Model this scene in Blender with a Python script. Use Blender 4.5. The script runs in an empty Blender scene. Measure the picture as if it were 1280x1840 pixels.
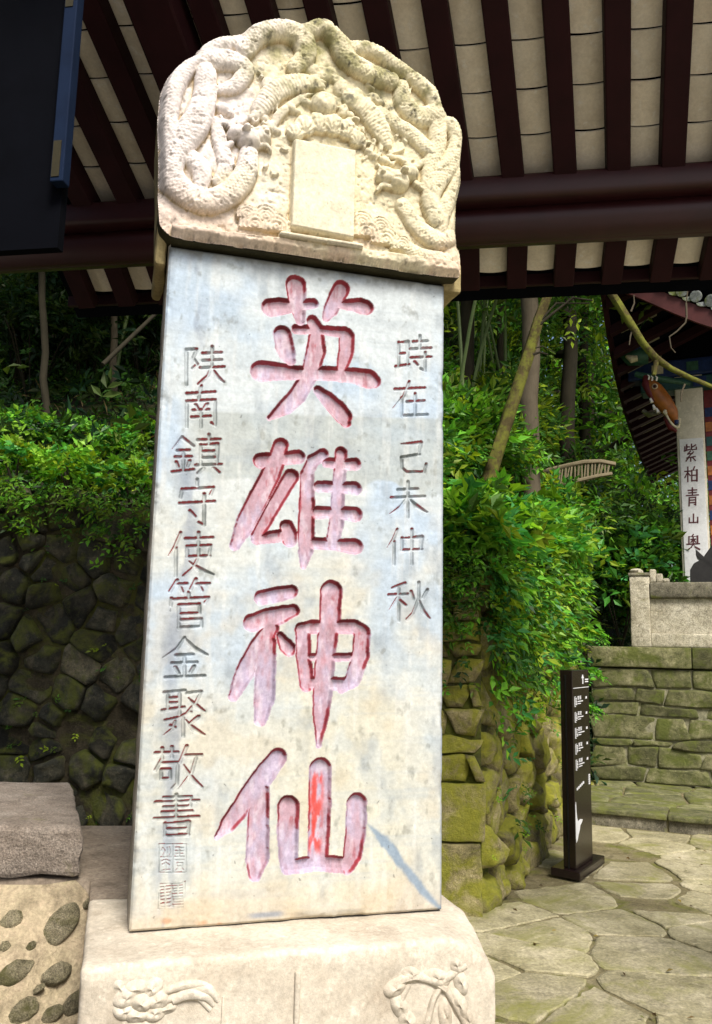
import bpy, bmesh, math, random
import numpy as np
from mathutils import Vector, Matrix

# ------------------------------------------------------------------ camera, sky, sun, exposure
scn = bpy.context.scene
FPX, PITCH, ROLL, CAMZ = 1486.0, 0.1583, 0.0202, 1.55
cam_d = bpy.data.cameras.new('camera'); cam = bpy.data.objects.new('camera', cam_d)
scn.collection.objects.link(cam); scn.camera = cam
cam_d.sensor_fit = 'VERTICAL'; cam_d.sensor_height = 24.0; cam_d.lens = 24.0 * FPX / 1840.0
cam_d.clip_start = 0.05; cam_d.clip_end = 600
FW = np.array([0, math.cos(PITCH), math.sin(PITCH)]); _rt = np.array([1., 0, 0]); _up = np.cross(_rt, FW)
RT = math.cos(ROLL) * _rt + math.sin(ROLL) * _up; UP = -math.sin(ROLL) * _rt + math.cos(ROLL) * _up
CAM = np.array([0, 0, CAMZ])
mw = Matrix(((RT[0], UP[0], -FW[0], 0), (RT[1], UP[1], -FW[1], 0), (RT[2], UP[2], -FW[2], CAMZ), (0, 0, 0, 1)))
cam.matrix_world = mw

SUN_EL, SUN_AZ = math.radians(50), math.radians(158)     # azimuth clockwise from +Y: behind the camera, to its right
world = bpy.data.worlds.new('World'); scn.world = world; world.use_nodes = True
wn = world.node_tree; bg = wn.nodes['Background']
sky = wn.nodes.new('ShaderNodeTexSky'); sky.sky_type = 'NISHITA'; sky.sun_disc = False
sky.sun_elevation = SUN_EL; sky.sun_rotation = SUN_AZ; sky.air_density = 1.0; sky.dust_density = 4.0; sky.ozone_density = 1.0
wn.links.new(sky.outputs[0], bg.inputs[0]); bg.inputs[1].default_value = 0.085
sun_d = bpy.data.lights.new('sun', 'SUN'); sun = bpy.data.objects.new('sun', sun_d); scn.collection.objects.link(sun)
sun_d.energy = 2.9; sun_d.angle = math.radians(18); sun_d.color = (1.0, 0.95, 0.87)
sdir = Vector((math.sin(SUN_AZ) * math.cos(SUN_EL), math.cos(SUN_AZ) * math.cos(SUN_EL), math.sin(SUN_EL)))
sun.rotation_euler = sdir.to_track_quat('Z', 'Y').to_euler()
vs = scn.view_settings
vs.view_transform = 'Standard'; vs.look = 'None'; vs.gamma = 1.0; vs.use_curve_mapping = False; vs.exposure = 0.85

# ------------------------------------------------------------------ helpers
rng = np.random.default_rng(7); random.seed(7)
C = scn.collection

def ray(px, py):
    d = FW * FPX + RT * (px - 640) + UP * (920 - py)
    return d / d[1]
def G(px, py, z=0.0):
    d = ray(px, py); return CAM + d * ((z - CAMZ) / d[2])
def D(px, py, dep):
    return CAM + ray(px, py) * dep
def PLN(px, py, p0, n):
    d = ray(px, py); return CAM + d * (np.dot(p0 - CAM, n) / np.dot(d, n))
def lin(r, g, b):
    def f(c):
        c /= 255.0
        return c / 12.92 if c <= 0.04045 else ((c + 0.055) / 1.055) ** 2.4
    return (f(r), f(g), f(b), 1.0)

def _hash(ix, iy, iz, seed):
    h = (ix.astype(np.int64) * 374761393 + iy.astype(np.int64) * 668265263 + iz.astype(np.int64) * 2147483647 + seed * 1274126177) & 0xFFFFFFFF
    h = ((h ^ (h >> 13)) * 1274126177) & 0xFFFFFFFF
    h = (h ^ (h >> 16)) & 0xFFFFFFFF
    return h / 4294967295.0
def vnoise(x, y, z=None, seed=0):
    x = np.asarray(x, float); y = np.asarray(y, float); z = np.zeros_like(x) if z is None else np.asarray(z, float)
    ix, iy, iz = np.floor(x), np.floor(y), np.floor(z); fx, fy, fz = x - ix, y - iy, z - iz
    fx, fy, fz = fx * fx * (3 - 2 * fx), fy * fy * (3 - 2 * fy), fz * fz * (3 - 2 * fz)
    r = 0
    for a in (0, 1):
        for b in (0, 1):
            for c in (0, 1):
                r = r + _hash(ix + a, iy + b, iz + c, seed) * (fx if a else 1 - fx) * (fy if b else 1 - fy) * (fz if c else 1 - fz)
    return r
def fbm(x, y, z=None, seed=0, oct=4):
    r, a, t = 0, 0.5, 0
    for i in range(oct):
        k = 2.0 ** i
        r = r + a * vnoise(np.asarray(x) * k, np.asarray(y) * k, None if z is None else np.asarray(z) * k, seed + i); t += a; a *= 0.5
    return r / t
def sstep(a, b, x):
    t = np.clip((x - a) / (b - a), 0, 1); return t * t * (3 - 2 * t)

def mesh_np(name, V, Q=None, T=None, col=None, smooth=True, lists=None):
    me = bpy.data.meshes.new(name)
    V = np.asarray(V, np.float32)
    if lists is not None:
        me.from_pydata([tuple(v) for v in V], [], lists)
    else:
        Q = np.zeros((0, 4), np.int32) if Q is None else np.asarray(Q, np.int32).reshape(-1, 4)
        T = np.zeros((0, 3), np.int32) if T is None else np.asarray(T, np.int32).reshape(-1, 3)
        me.vertices.add(len(V)); me.vertices.foreach_set('co', V.ravel())
        nl = Q.size + T.size
        me.loops.add(nl); me.loops.foreach_set('vertex_index', np.concatenate([Q.ravel(), T.ravel()]))
        me.polygons.add(len(Q) + len(T))
        st = np.concatenate([np.arange(len(Q)) * 4, Q.size + np.arange(len(T)) * 3]).astype(np.int32)
        me.polygons.foreach_set('loop_start', st)
        me.update(calc_edges=True)
    if col is not None:
        a = me.color_attributes.new('Col', 'FLOAT_COLOR', 'POINT')
        c = np.ones((len(V), 4), np.float32); c[:, :col.shape[1]] = col
        a.data.foreach_set('color', c.ravel())
    me.polygons.foreach_set('use_smooth', np.full(len(me.polygons), smooth, bool))
    me.validate(); me.update()
    return me
def link(name, me, mat=None, parent=None, loc=None):
    o = bpy.data.objects.new(name, me); C.objects.link(o)
    if mat is not None:
        if len(me.materials) == 0: me.materials.append(mat)
    if parent is not None: o.parent = parent
    if loc is not None: o.location = loc
    return o
def tag(o, label=None, cat=None, group=None, kind=None):
    if label: o['label'] = label
    if cat: o['category'] = cat
    if group: o['group'] = group
    if kind: o['kind'] = kind
    return o
def thing(name, label, cat, loc=(0, 0, 0), rz=0.0, group=None):
    o = bpy.data.objects.new(name, None); C.objects.link(o); o.location = [float(v) for v in loc]; o.rotation_euler = (0, 0, rz); o.empty_display_size = 0.1
    return tag(o, label, cat, group)

class MB:
    """collects shapes for one mesh"""
    def __init__(s): s.v = []; s.f = []
    def add(s, V, F):
        n = len(s.v); s.v += [tuple(float(c) for c in p) for p in V]; s.f += [[i + n for i in f] for f in F]; return s
    def frame_box(s, o, ax, ay, az):
        o, ax, ay, az = map(np.asarray, (o, ax, ay, az))
        V = [o + a * ax + b * ay + c * az for c in (0, 1) for b in (0, 1) for a in (0, 1)]
        if np.dot(np.cross(ax, ay), az) < 0:
            return s.add(V, [[f[i] for i in (3, 2, 1, 0)] for f in ((0, 2, 3, 1), (4, 5, 7, 6), (0, 1, 5, 4), (2, 6, 7, 3), (0, 4, 6, 2), (1, 3, 7, 5))])
        return s.add(V, [(0, 2, 3, 1), (4, 5, 7, 6), (0, 1, 5, 4), (2, 6, 7, 3), (0, 4, 6, 2), (1, 3, 7, 5)])
    def box(s, x0, x1, y0, y1, z0, z1):
        return s.frame_box((x0, y0, z0), (x1 - x0, 0, 0), (0, y1 - y0, 0), (0, 0, z1 - z0))
    def tube(s, pts, rad, n=8, caps=True, jit=0.0, seed=0):
        pts = [np.asarray(p, float) for p in pts]; m = len(pts); V = []; F = []
        if not hasattr(rad, '__len__'): rad = [rad] * m
        rr = random.Random(seed); ref = np.array([0.13, 0.31, 0.94]); pu = None
        for i in range(m):
            t = pts[min(i + 1, m - 1)] - pts[max(i - 1, 0)]; t = t / (np.linalg.norm(t) + 1e-9)
            if pu is None:
                a = np.cross(t, ref)
                if np.linalg.norm(a) < 1e-3: a = np.cross(t, (1, 0, 0))
            else: a = pu - t * np.dot(pu, t)
            a /= np.linalg.norm(a); pu = a; b = np.cross(t, a)
            for k in range(n):
                an = 2 * math.pi * k / n; r = rad[i] * (1 + jit * rr.uniform(-1, 1))
                V.append(pts[i] + (a * math.cos(an) + b * math.sin(an)) * r)
        for i in range(m - 1):
            for k in range(n):
                F.append((i * n + k, i * n + (k + 1) % n, (i + 1) * n + (k + 1) % n, (i + 1) * n + k))
        if caps: F.append(list(range(n))[::-1]); F.append([(m - 1) * n + k for k in range(n)])
        return s.add(V, F)
    def build(s, name, mat, parent=None, bevel=0.0, smooth=False, seg=2, loc=None, jitter=0.0, cuts=0, jscale=9.0):
        me = bpy.data.meshes.new(name); me.from_pydata(s.v, [], s.f); me.update()
        if bevel or cuts or jitter:
            bm = bmesh.new(); bm.from_mesh(me); bmesh.ops.remove_doubles(bm, verts=bm.verts, dist=1e-5)
            if bevel: bmesh.ops.bevel(bm, geom=list(bm.edges), offset=bevel, segments=seg, profile=0.5, affect='EDGES', clamp_overlap=True)
            if cuts: bmesh.ops.subdivide_edges(bm, edges=list(bm.edges), cuts=cuts, use_grid_fill=True)
            if jitter:
                bm.normal_update()
                P = np.array([v.co for v in bm.verts]); sd = abs(hash(name)) % 97 if False else len(s.v)
                nz = [fbm(P[:, 0] * jscale + q * 7, P[:, 1] * jscale, P[:, 2] * jscale, seed=sd + q * 11, oct=3) - 0.5 for q in range(3)]
                for i, v in enumerate(bm.verts): v.co += Vector((nz[0][i], nz[1][i], nz[2][i])) * jitter * 2
            bm.to_mesh(me); bm.free()
        me.polygons.foreach_set('use_smooth', np.full(len(me.polygons), smooth, bool))
        if smooth and not jitter:
            try: me.set_sharp_from_angle(angle=math.radians(45))
            except Exception: pass
        return link(name, me, mat, parent, loc)

# ------------------------------------------------------------------ materials
class NT:
    def __init__(s, name):
        s.m = bpy.data.materials.new(name); s.m.use_nodes = True; s.t = s.m.node_tree; s.n = s.t.nodes; s.n.clear()
        s.out = s.n.new('ShaderNodeOutputMaterial'); s.p = s.n.new('ShaderNodeBsdfPrincipled'); s.t.links.new(s.p.outputs[0], s.out.inputs[0])
    def L(s, a, b): s.t.links.new(a, b)
    def coord(s, rnd=True, kind='Object'):
        tc = s.n.new('ShaderNodeTexCoord')
        if not rnd: return tc.outputs[kind]
        oi = s.n.new('ShaderNodeObjectInfo'); mu = s.n.new('ShaderNodeMath'); mu.operation = 'MULTIPLY'; mu.inputs[1].default_value = 37.0
        s.L(oi.outputs['Random'], mu.inputs[0]); ad = s.n.new('ShaderNodeVectorMath'); ad.operation = 'ADD'
        s.L(tc.outputs[kind], ad.inputs[0]); s.L(mu.outputs[0], ad.inputs[1]); return ad.outputs[0]
    def noise(s, co, scale, det=5, rough=0.6, dist=0.0, sc3=None):
        if sc3:
            mp = s.n.new('ShaderNodeMapping'); mp.inputs['Scale'].default_value = sc3; s.L(co, mp.inputs[0]); co = mp.outputs[0]
        n = s.n.new('ShaderNodeTexNoise'); n.inputs['Scale'].default_value = scale; n.inputs['Detail'].default_value = det
        n.inputs['Roughness'].default_value = rough; n.inputs['Distortion'].default_value = dist; s.L(co, n.inputs['Vector']); return n.outputs['Fac']
    def ramp(s, fac, stops):
        r = s.n.new('ShaderNodeValToRGB'); e = r.color_ramp.elements
        while len(e) < len(stops): e.new(0.5)
        for i, (p, c) in enumerate(stops):
            e[i].position = p; e[i].color = c if hasattr(c, '__len__') else (c, c, c, 1)
        s.L(fac, r.inputs[0]); return r.outputs[0]
    def mix(s, fac, a, b, mode='MIX'):
        m = s.n.new('ShaderNodeMix'); m.data_type = 'RGBA'; m.blend_type = mode
        for v, i in ((fac, 0), (a, 6), (b, 7)):
            if hasattr(v, 'links'): s.L(v, m.inputs[i])
            else: m.inputs[i].default_value = v
        return m.outputs[2]
    def math(s, op, a, b=0.0, clamp=False):
        m = s.n.new('ShaderNodeMath'); m.operation = op; m.use_clamp = clamp
        for i, v in enumerate((a, b)):
            if hasattr(v, 'links'): s.L(v, m.inputs[i])
            else: m.inputs[i].default_value = v
        return m.outputs[0]
    def attr(s, name='Col'):
        a = s.n.new('ShaderNodeAttribute'); a.attribute_name = name; return a.outputs['Color']
    def rand(s):
        return s.n.new('ShaderNodeObjectInfo').outputs['Random']
    def nz(s):
        g = s.n.new('ShaderNodeNewGeometry'); x = s.n.new('ShaderNodeSeparateXYZ'); s.L(g.outputs['Normal'], x.inputs[0]); return x.outputs[2]
    def bump(s, h, strength=0.3, dist=0.01):
        b = s.n.new('ShaderNodeBump'); b.inputs['Strength'].default_value = strength; b.inputs['Distance'].default_value = dist
        s.L(h, b.inputs['Height']); s.L(b.outputs[0], s.p.inputs['Normal'])
    def fin(s, col, rough=0.85, spec=0.3):
        if hasattr(col, 'links'): s.L(col, s.p.inputs['Base Color'])
        else: s.p.inputs['Base Color'].default_value = col
        if hasattr(rough, 'links'): s.L(rough, s.p.inputs['Roughness'])
        else: s.p.inputs['Roughness'].default_value = rough
        s.p.inputs['Specular IOR Level'].default_value = spec
        return s.m

def stone_mat(name, ca, cb, cc, moss=0.0, mossc=(0.10, 0.13, 0.02, 1), upmoss=0.0, scale=5.0, rough=0.88, bump=0.5, spec=0.25, bd=0.012, rndv=0.35, mossc2=(0.19, 0.20, 0.03, 1), speck=0.25, rnd=True, grime=0.7):
    t = NT(name); co = t.coord(rnd)
    n1 = t.noise(co, scale, 7, 0.68, 0.3); n2 = t.noise(co, scale * 3.3, 8, 0.75, 0.2); n3 = t.noise(co, scale * 22, 5, 0.75)
    col = t.ramp(n1, [(0.32, ca), (0.5, cb), (0.68, cc)])
    col = t.mix(t.ramp(n2, [(0.48, 0.0), (0.66, grime)]), col, tuple(c * 0.42 for c in ca[:3]) + (1,))
    col = t.mix(t.ramp(t.noise(co, scale * 7, 6, 0.7), [(0.56, 0.0), (0.68, 0.45)]), col, tuple(min(.9, c * 1.35) for c in cc[:3]) + (1,))
    col = t.mix(min(1.0, speck * 1.6), col, t.mix(1.0, col, t.ramp(n3, [(0.38, 0.45), (0.62, 1.4)]), 'MULTIPLY'))
    if rndv:
        col = t.mix(1.0, col, t.ramp(t.rand(), [(0.0, 1 - rndv), (1.0, 1 + rndv)]), 'MULTIPLY')
    if moss or upmoss:
        mn = t.noise(co, scale * 0.8, 7, 0.68, 0.6)
        f = t.math('ADD', t.math('MULTIPLY', t.math('SUBTRACT', mn, 0.62 - moss * 0.35), 7.0), t.math('MULTIPLY', t.nz(), upmoss * 1.5), True)
        f = t.math('MULTIPLY', f, 0.9, True)
        mc = t.mix(t.noise(co, scale * 4, 4, 0.7), mossc, mossc2)
        col = t.mix(f, col, mc)
    t.bump(t.math('ADD', t.math('ADD', t.math('MULTIPLY', n2, 0.9), t.math('MULTIPLY', n3, 0.3)), t.math('MULTIPLY', n1, 0.6)), min(1.0, bump * 1.25), bd * 1.5)
    return t.fin(col, rough, spec)

def leaf_mat(name, trans=0.35, rough=0.5):
    t = NT(name); c = t.attr('Col')
    t.fin(c, rough, 0.25)
    tr = t.n.new('ShaderNodeBsdfTranslucent'); t.L(t.mix(1.0, c, (1.25, 1.2, 0.6, 1), 'MULTIPLY'), tr.inputs[0])
    mx = t.n.new('ShaderNodeMixShader'); mx.inputs[0].default_value = trans
    t.L(t.p.outputs[0], mx.inputs[1]); t.L(tr.outputs[0], mx.inputs[2]); t.L(mx.outputs[0], t.out.inputs[0]); return t.m
def vcol_mat(name, rough=0.85, bump=0.35, scale=60, bd=0.004, grain=0.3, spec=0.25, dots=0.0, gain=0.80):
    t = NT(name); co = t.coord(False); c = t.attr('Col')
    c = t.mix(1.0, c, (gain, gain, gain, 1), 'MULTIPLY')
    n = t.noise(co, scale, 5, 0.7); n2 = t.noise(co, scale * 0.18, 6, 0.7, 0.4)
    c = t.mix(grain, c, t.mix(1.0, c, t.ramp(n, [(0.3, 0.45), (0.7, 1.4)]), 'MULTIPLY'))
    c = t.mix(grain, c, t.mix(1.0, c, t.ramp(n2, [(0.3, 0.6), (0.65, 1.25)]), 'MULTIPLY'))
    if dots:
        dn = t.noise(co, scale * 0.8, 2, 0.5); c = t.mix(t.ramp(dn, [(0.70, 0.0), (0.76, dots)]), c, (0.05, 0.05, 0.045, 1))
    t.bump(t.math('ADD', t.math('MULTIPLY', n, 0.5), n2), bump, bd); return t.fin(c, rough, spec)
def wood_mat(name, ca, cb, sc3=(30, 30, 2), rough=0.6, spec=0.3, bump=0.25, moss=0.0):
    t = NT(name); co = t.coord(True); n = t.noise(co, 1.0, 6, 0.65, 0.3, sc3); n2 = t.noise(co, 7.0, 4, 0.6)
    c = t.mix(n, ca, cb); c = t.mix(t.ramp(n2, [(0.45, 0.0), (0.75, 0.4)]), c, tuple(v * 0.4 for v in ca[:3]) + (1,))
    if moss: c = t.mix(t.ramp(t.noise(co, 9.0, 6, 0.7), [(0.5 - moss * 0.3, 0.0), (0.62 - moss * 0.2, 0.85)]), c, (0.13, 0.14, 0.025, 1))
    t.bump(n, bump, 0.006); return t.fin(c, rough, spec)
def flat_mat(name, col, rough=0.6, spec=0.3, var=0.3, scale=25):
    t = NT(name); co = t.coord(True); n = t.noise(co, scale, 5, 0.65)
    c = t.mix(1.0, col, t.ramp(n, [(0.3, 1 - var), (0.7, 1 + var)]), 'MULTIPLY'); t.bump(n, 0.15, 0.003); return t.fin(c, rough, spec)

M = {}
M['slab'] = vcol_mat('carved_stone_face', 0.8, 0.30, 70, 0.003, 0.28, 0.25, 0.5)
M['glyph'] = vcol_mat('worn_paint', 0.75, 0.3, 90, 0.003, 0.35)
M['cap'] = vcol_mat('weathered_marble', 0.88, 0.5, 75, 0.005, 0.45, 0.2, 0.4, 0.90)
M['slabside'] = stone_mat('stele_side_stone', (0.34, 0.30, 0.24, 1), (0.48, 0.44, 0.37, 1), (0.58, 0.55, 0.48, 1), scale=6, bump=0.5, rndv=0, bd=0.006)
M['base'] = stone_mat('pink_base_stone', (0.42, 0.36, 0.28, 1), (0.53, 0.475, 0.385, 1), (0.61, 0.56, 0.47, 1), scale=4, bump=0.4, rndv=0, bd=0.005, speck=0.16, grime=0.28)
M['granite'] = stone_mat('granite_kerb', (0.22, 0.18, 0.145, 1), (0.31, 0.26, 0.215, 1), (0.38, 0.33, 0.28, 1), scale=7, bump=0.8, rndv=0, bd=0.012, speck=0.45, grime=.45, moss=0.12, mossc=(0.2, 0.19, 0.09, 1), mossc2=(0.28, 0.25, 0.14, 1))
M['ledge'] = stone_mat('smooth_ledge', (0.20, 0.16, 0.12, 1), (0.26, 0.21, 0.16, 1), (0.32, 0.27, 0.21, 1), scale=3, bump=0.3, rndv=0, bd=0.006)
M['mortar'] = stone_mat('tan_mortar', (0.36, 0.29, 0.18, 1), (0.46, 0.385, 0.255, 1), (0.52, 0.41, 0.29, 1), scale=3, bump=0.7, rndv=0, bd=0.02, moss=0.25, mossc=(0.14, 0.14, 0.05, 1), mossc2=(0.2, 0.19, 0.07, 1))
M['cobble'] = stone_mat('embedded_cobble', (0.23, 0.205, 0.12, 1), (0.36, 0.32, 0.20, 1), (0.48, 0.42, 0.29, 1), scale=11, bump=1.0, moss=0.3, mossc=(0.10, 0.10, 0.03, 1), mossc2=(0.18, 0.17, 0.06, 1), bd=0.03, speck=.6)
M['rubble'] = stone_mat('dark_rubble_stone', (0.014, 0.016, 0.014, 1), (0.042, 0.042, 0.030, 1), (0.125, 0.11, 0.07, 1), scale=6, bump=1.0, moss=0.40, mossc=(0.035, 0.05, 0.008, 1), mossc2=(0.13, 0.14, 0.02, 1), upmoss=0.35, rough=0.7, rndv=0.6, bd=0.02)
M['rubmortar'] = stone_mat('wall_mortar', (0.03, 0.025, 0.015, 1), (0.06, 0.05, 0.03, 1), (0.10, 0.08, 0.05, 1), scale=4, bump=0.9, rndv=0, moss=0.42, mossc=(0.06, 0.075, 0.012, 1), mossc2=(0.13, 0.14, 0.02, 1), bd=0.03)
M['mossstone'] = stone_mat('mossy_wall_stone', (0.12, 0.105, 0.05, 1), (0.25, 0.215, 0.105, 1), (0.42, 0.36, 0.20, 1), scale=6, bump=1.0, moss=0.55, mossc=(0.12, 0.145, 0.014, 1), mossc2=(0.42, 0.40, 0.04, 1), upmoss=0.3, rndv=0.45, bd=0.02)
M['mossmortar'] = stone_mat('mossy_mortar', (0.05, 0.05, 0.03, 1), (0.09, 0.09, 0.04, 1), (0.14, 0.13, 0.06, 1), scale=5, bump=0.9, rndv=0, moss=0.65, mossc=(0.06, 0.085, 0.012, 1), mossc2=(0.17, 0.18, 0.02, 1), bd=0.03)
M['terr'] = stone_mat('terrace_stone', (0.11, 0.115, 0.05, 1), (0.19, 0.19, 0.09, 1), (0.32, 0.30, 0.17, 1), scale=5, bump=1.0, moss=0.38, mossc=(0.08, 0.10, 0.02, 1), mossc2=(0.19, 0.20, 0.04, 1), upmoss=0.15, rndv=0.3, bd=0.015)
M['terrwall'] = stone_mat('mossy_terrace_stone', (0.07, 0.075, 0.032, 1), (0.135, 0.135, 0.06, 1), (0.25, 0.235, 0.13, 1), scale=5, bump=1.0, moss=0.45, mossc=(0.05, 0.07, 0.014, 1), mossc2=(0.14, 0.155, 0.03, 1), upmoss=0.15, rndv=0.3, bd=0.015)
M['joint'] = stone_mat('pale_joint', (0.2, 0.19, 0.12, 1), (0.27, 0.26, 0.17, 1), (0.33, 0.31, 0.2, 1), scale=6, bump=0.8, rndv=0, moss=0.25)
M['flag'] = stone_mat('flagstone', (0.24, 0.215, 0.12, 1), (0.36, 0.325, 0.20, 1), (0.47, 0.42, 0.29, 1), scale=2.6, bump=0.7, moss=0.3, mossc=(0.16, 0.165, 0.04, 1), mossc2=(0.28, 0.27, 0.09, 1), rndv=0.15, rough=0.85, bd=0.012, speck=0.28, grime=.5)
M['bed'] = stone_mat('paving_bed', (0.13, 0.11, 0.055, 1), (0.20, 0.17, 0.09, 1), (0.27, 0.235, 0.14, 1), scale=4, bump=0.8, rndv=0, moss=0.35, mossc=(0.08, 0.085, 0.02, 1))
M['ground'] = stone_mat('courtyard_ground', (0.34, 0.31, 0.25, 1), (0.43, 0.40, 0.33, 1), (0.50, 0.47, 0.40, 1), scale=1.2, bump=0.4, rndv=0)
M['soil'] = stone_mat('forest_floor', (0.008, 0.008, 0.004, 1), (0.016, 0.015, 0.007, 1), (0.035, 0.026, 0.012, 1), scale=1.5, bump=0.8, rndv=0, moss=0.4, mossc=(0.02, 0.035, 0.008, 1), mossc2=(0.05, 0.065, 0.015, 1))
M['balu'] = stone_mat('balustrade_stone', (0.33, 0.30, 0.21, 1), (0.50, 0.46, 0.35, 1), (0.62, 0.58, 0.46, 1), scale=5, bump=0.7, moss=0.18, mossc=(0.15, 0.14, 0.05, 1), mossc2=(0.2, 0.18, 0.08, 1), rndv=0.1, bd=0.012, speck=0.5)
M['coping'] = stone_mat('dark_coping', (0.10, 0.09, 0.065, 1), (0.19, 0.175, 0.125, 1), (0.32, 0.29, 0.22, 1), scale=6, bump=0.7, moss=0.15, rndv=0.1, bd=0.012, speck=0.5)
M['pillar'] = stone_mat('pale_pillar', (0.42, 0.39, 0.29, 1), (0.55, 0.51, 0.40, 1), (0.62, 0.58, 0.47, 1), scale=3, bump=0.2, rndv=0, bd=0.003, speck=.1, grime=.25)
M['panelw'] = stone_mat('white_couplet', (0.55, 0.56, 0.56, 1), (0.66, 0.67, 0.67, 1), (0.72, 0.73, 0.73, 1), scale=4, bump=0.15, rndv=0, bd=0.003, speck=0.06, grime=.2)
M['rafter'] = wood_mat('maroon_timber', (0.013, 0.003, 0.0045, 1), (0.026, 0.005, 0.0075, 1), (4, 4, 4), 0.7, 0.15, 0.2)
M['beam'] = wood_mat('dark_red_beam', (0.020, 0.0035, 0.005, 1), (0.034, 0.006, 0.0075, 1), (4, 4, 4), 0.45, 0.35, 0.1)
M['dark'] = wood_mat('dark_navy_timber_and_shadow', (0.0016, 0.002, 0.0035, 1), (0.003, 0.0035, 0.006, 1), (3, 3, 3), 0.95, 0.05, 0.1)  # near-black navy timber; also the painted darkness of the board at the left
M['bluepost'] = wood_mat('blue_painted_timber', (0.004, 0.010, 0.030, 1), (0.008, 0.018, 0.045, 1), (5, 5, 2), 0.8, 0.1, 0.1)
M['gold'] = flat_mat('faded_gold_paint', (0.025, 0.021, 0.008, 1))
M['tile'] = stone_mat('whitewashed_tile', (0.66, 0.58, 0.47, 1), (0.80, 0.73, 0.62, 1), (0.86, 0.80, 0.70, 1), scale=3, bump=0.25, rndv=0.10, bd=0.003, speck=0.08, grime=0.12)
M['tilegrey'] = stone_mat('grey_roof_tile', (0.10, 0.12, 0.11, 1), (0.20, 0.22, 0.22, 1), (0.34, 0.36, 0.36, 1), scale=9, bump=1.0, moss=0.45, mossc=(0.05, 0.09, 0.02, 1), rndv=0.3, bd=0.012)
M['fascia'] = wood_mat('red_fascia', (0.045, 0.009, 0.009, 1), (0.08, 0.016, 0.014, 1), (4, 4, 4), 0.55)
M['teal'] = flat_mat('teal_paint', (0.012, 0.05, 0.05, 1), 0.5, 0.3, 0.4)
M['blue'] = flat_mat('blue_paint', (0.006, 0.018, 0.075, 1), 0.5, 0.3, 0.4)
M['green'] = flat_mat('green_paint', (0.025, 0.075, 0.045, 1), 0.5, 0.3, 0.4)
M['cream'] = flat_mat('cream_paint', (0.45, 0.40, 0.27, 1), 0.6, 0.3, 0.3)
M['orange'] = flat_mat('ochre_paint', (0.26, 0.085, 0.012, 1), 0.45, 0.4, 0.35, 12)
M['maroonp'] = flat_mat('maroon_paint', (0.10, 0.012, 0.014, 1), 0.5)
M['white'] = flat_mat('white_paint', (0.72, 0.70, 0.66, 1), 0.6, 0.3, 0.12)
M['black'] = flat_mat('black_paint', (0.008, 0.008, 0.008, 1), 0.5)
M['ink'] = flat_mat('dark_red_ink', (0.10, 0.035, 0.04, 1), 0.6, 0.3, 0.4, 60)
M['iron'] = flat_mat('blackened_iron', (0.018, 0.017, 0.016, 1), 0.5, 0.4)
M['sign'] = flat_mat('dark_brown_lacquer', (0.012, 0.0065, 0.0065, 1), 0.25, 0.5, 0.12, 8)
M['signtext'] = flat_mat('white_lettering', (0.75, 0.76, 0.78, 1), 0.5, 0.3, 0.05)
M['bark'] = wood_mat('grey_bark', (0.055, 0.045, 0.03, 1), (0.12, 0.10, 0.07, 1), (25, 25, 4), 0.9, 0.1, 0.8, 0.0)
M['barkpale'] = wood_mat('mossy_pale_bark', (0.022, 0.018, 0.010, 1), (0.12, 0.095, 0.04, 1), (30, 30, 14), 0.95, 0.05, 1.0, 0.22)
M['barkdark'] = wood_mat('dark_bark', (0.018, 0.016, 0.011, 1), (0.04, 0.035, 0.022, 1), (25, 25, 4), 0.9, 0.1, 0.8, 0.0)
M['bamboo'] = wood_mat('bamboo_culm', (0.05, 0.085, 0.02, 1), (0.10, 0.14, 0.04, 1), (8, 8, 2), 0.5, 0.3, 0.1)
M['stick'] = wood_mat('weathered_sticks', (0.11, 0.09, 0.055, 1), (0.22, 0.185, 0.12, 1), (20, 20, 3), 0.85, 0.1, 0.4)
M['leaf'] = leaf_mat('green_leaf', 0.38, 0.45)

# ------------------------------------------------------------------ the setting: ground
def plane_sheet(name, pts, mat, **kw):
    me = bpy.data.meshes.new(name); me.from_pydata([tuple(map(float, p)) for p in pts], [], [list(range(len(pts)))]); me.update()
    return link(name, me, mat, **kw)
tag(plane_sheet('ground', [(-150, -150, -0.06), (150, -150, -0.06), (150, 200, -0.06), (-150, 200, -0.06)], M['ground']), kind='structure')

M['floor'] = stone_mat('bounce_cut_floor', (0.05, 0.045, 0.04, 1), (0.07, 0.065, 0.055, 1), (0.09, 0.08, 0.07, 1), scale=3, rndv=0)
tag(plane_sheet('bounce_cut_floor', [(-4.5, -3.5, -0.005), (-0.25, -3.5, -0.005), (-0.25, 1.95, -0.005), (-4.5, 2.3, -0.005)], M['floor']), kind='structure')  # unseen dark sheet added to cut bounce light onto the left ceiling
YW = math.radians(24.0)
A2 = np.array([math.sin(YW), math.cos(YW), 0.0]); B2 = np.array([math.cos(YW), -math.sin(YW), 0.0]); ZZ = np.array([0, 0, 1.0])
YF = math.radians(6.0)
PD = np.array([math.cos(YF), -math.sin(YF), 0.0])          # the pavilion's and front wall's lengthwise direction
PN = np.array([math.sin(YF), math.cos(YF), 0.0])           # away from the camera
K0 = G(866, 1642)                                            # foot of the wall corner
def s_front(x, y): return (x - K0[0]) * PN[0] + (y - K0[1]) * PN[1]
def s_side(x, y): return -((x - K0[0]) * B2[0] + (y - K0[1]) * B2[1])
def wall_top(x): return 2.05 + np.clip((K0[0] - np.asarray(x, float)) / 3.0, -0.25, 1.5) * 0.50
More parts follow.
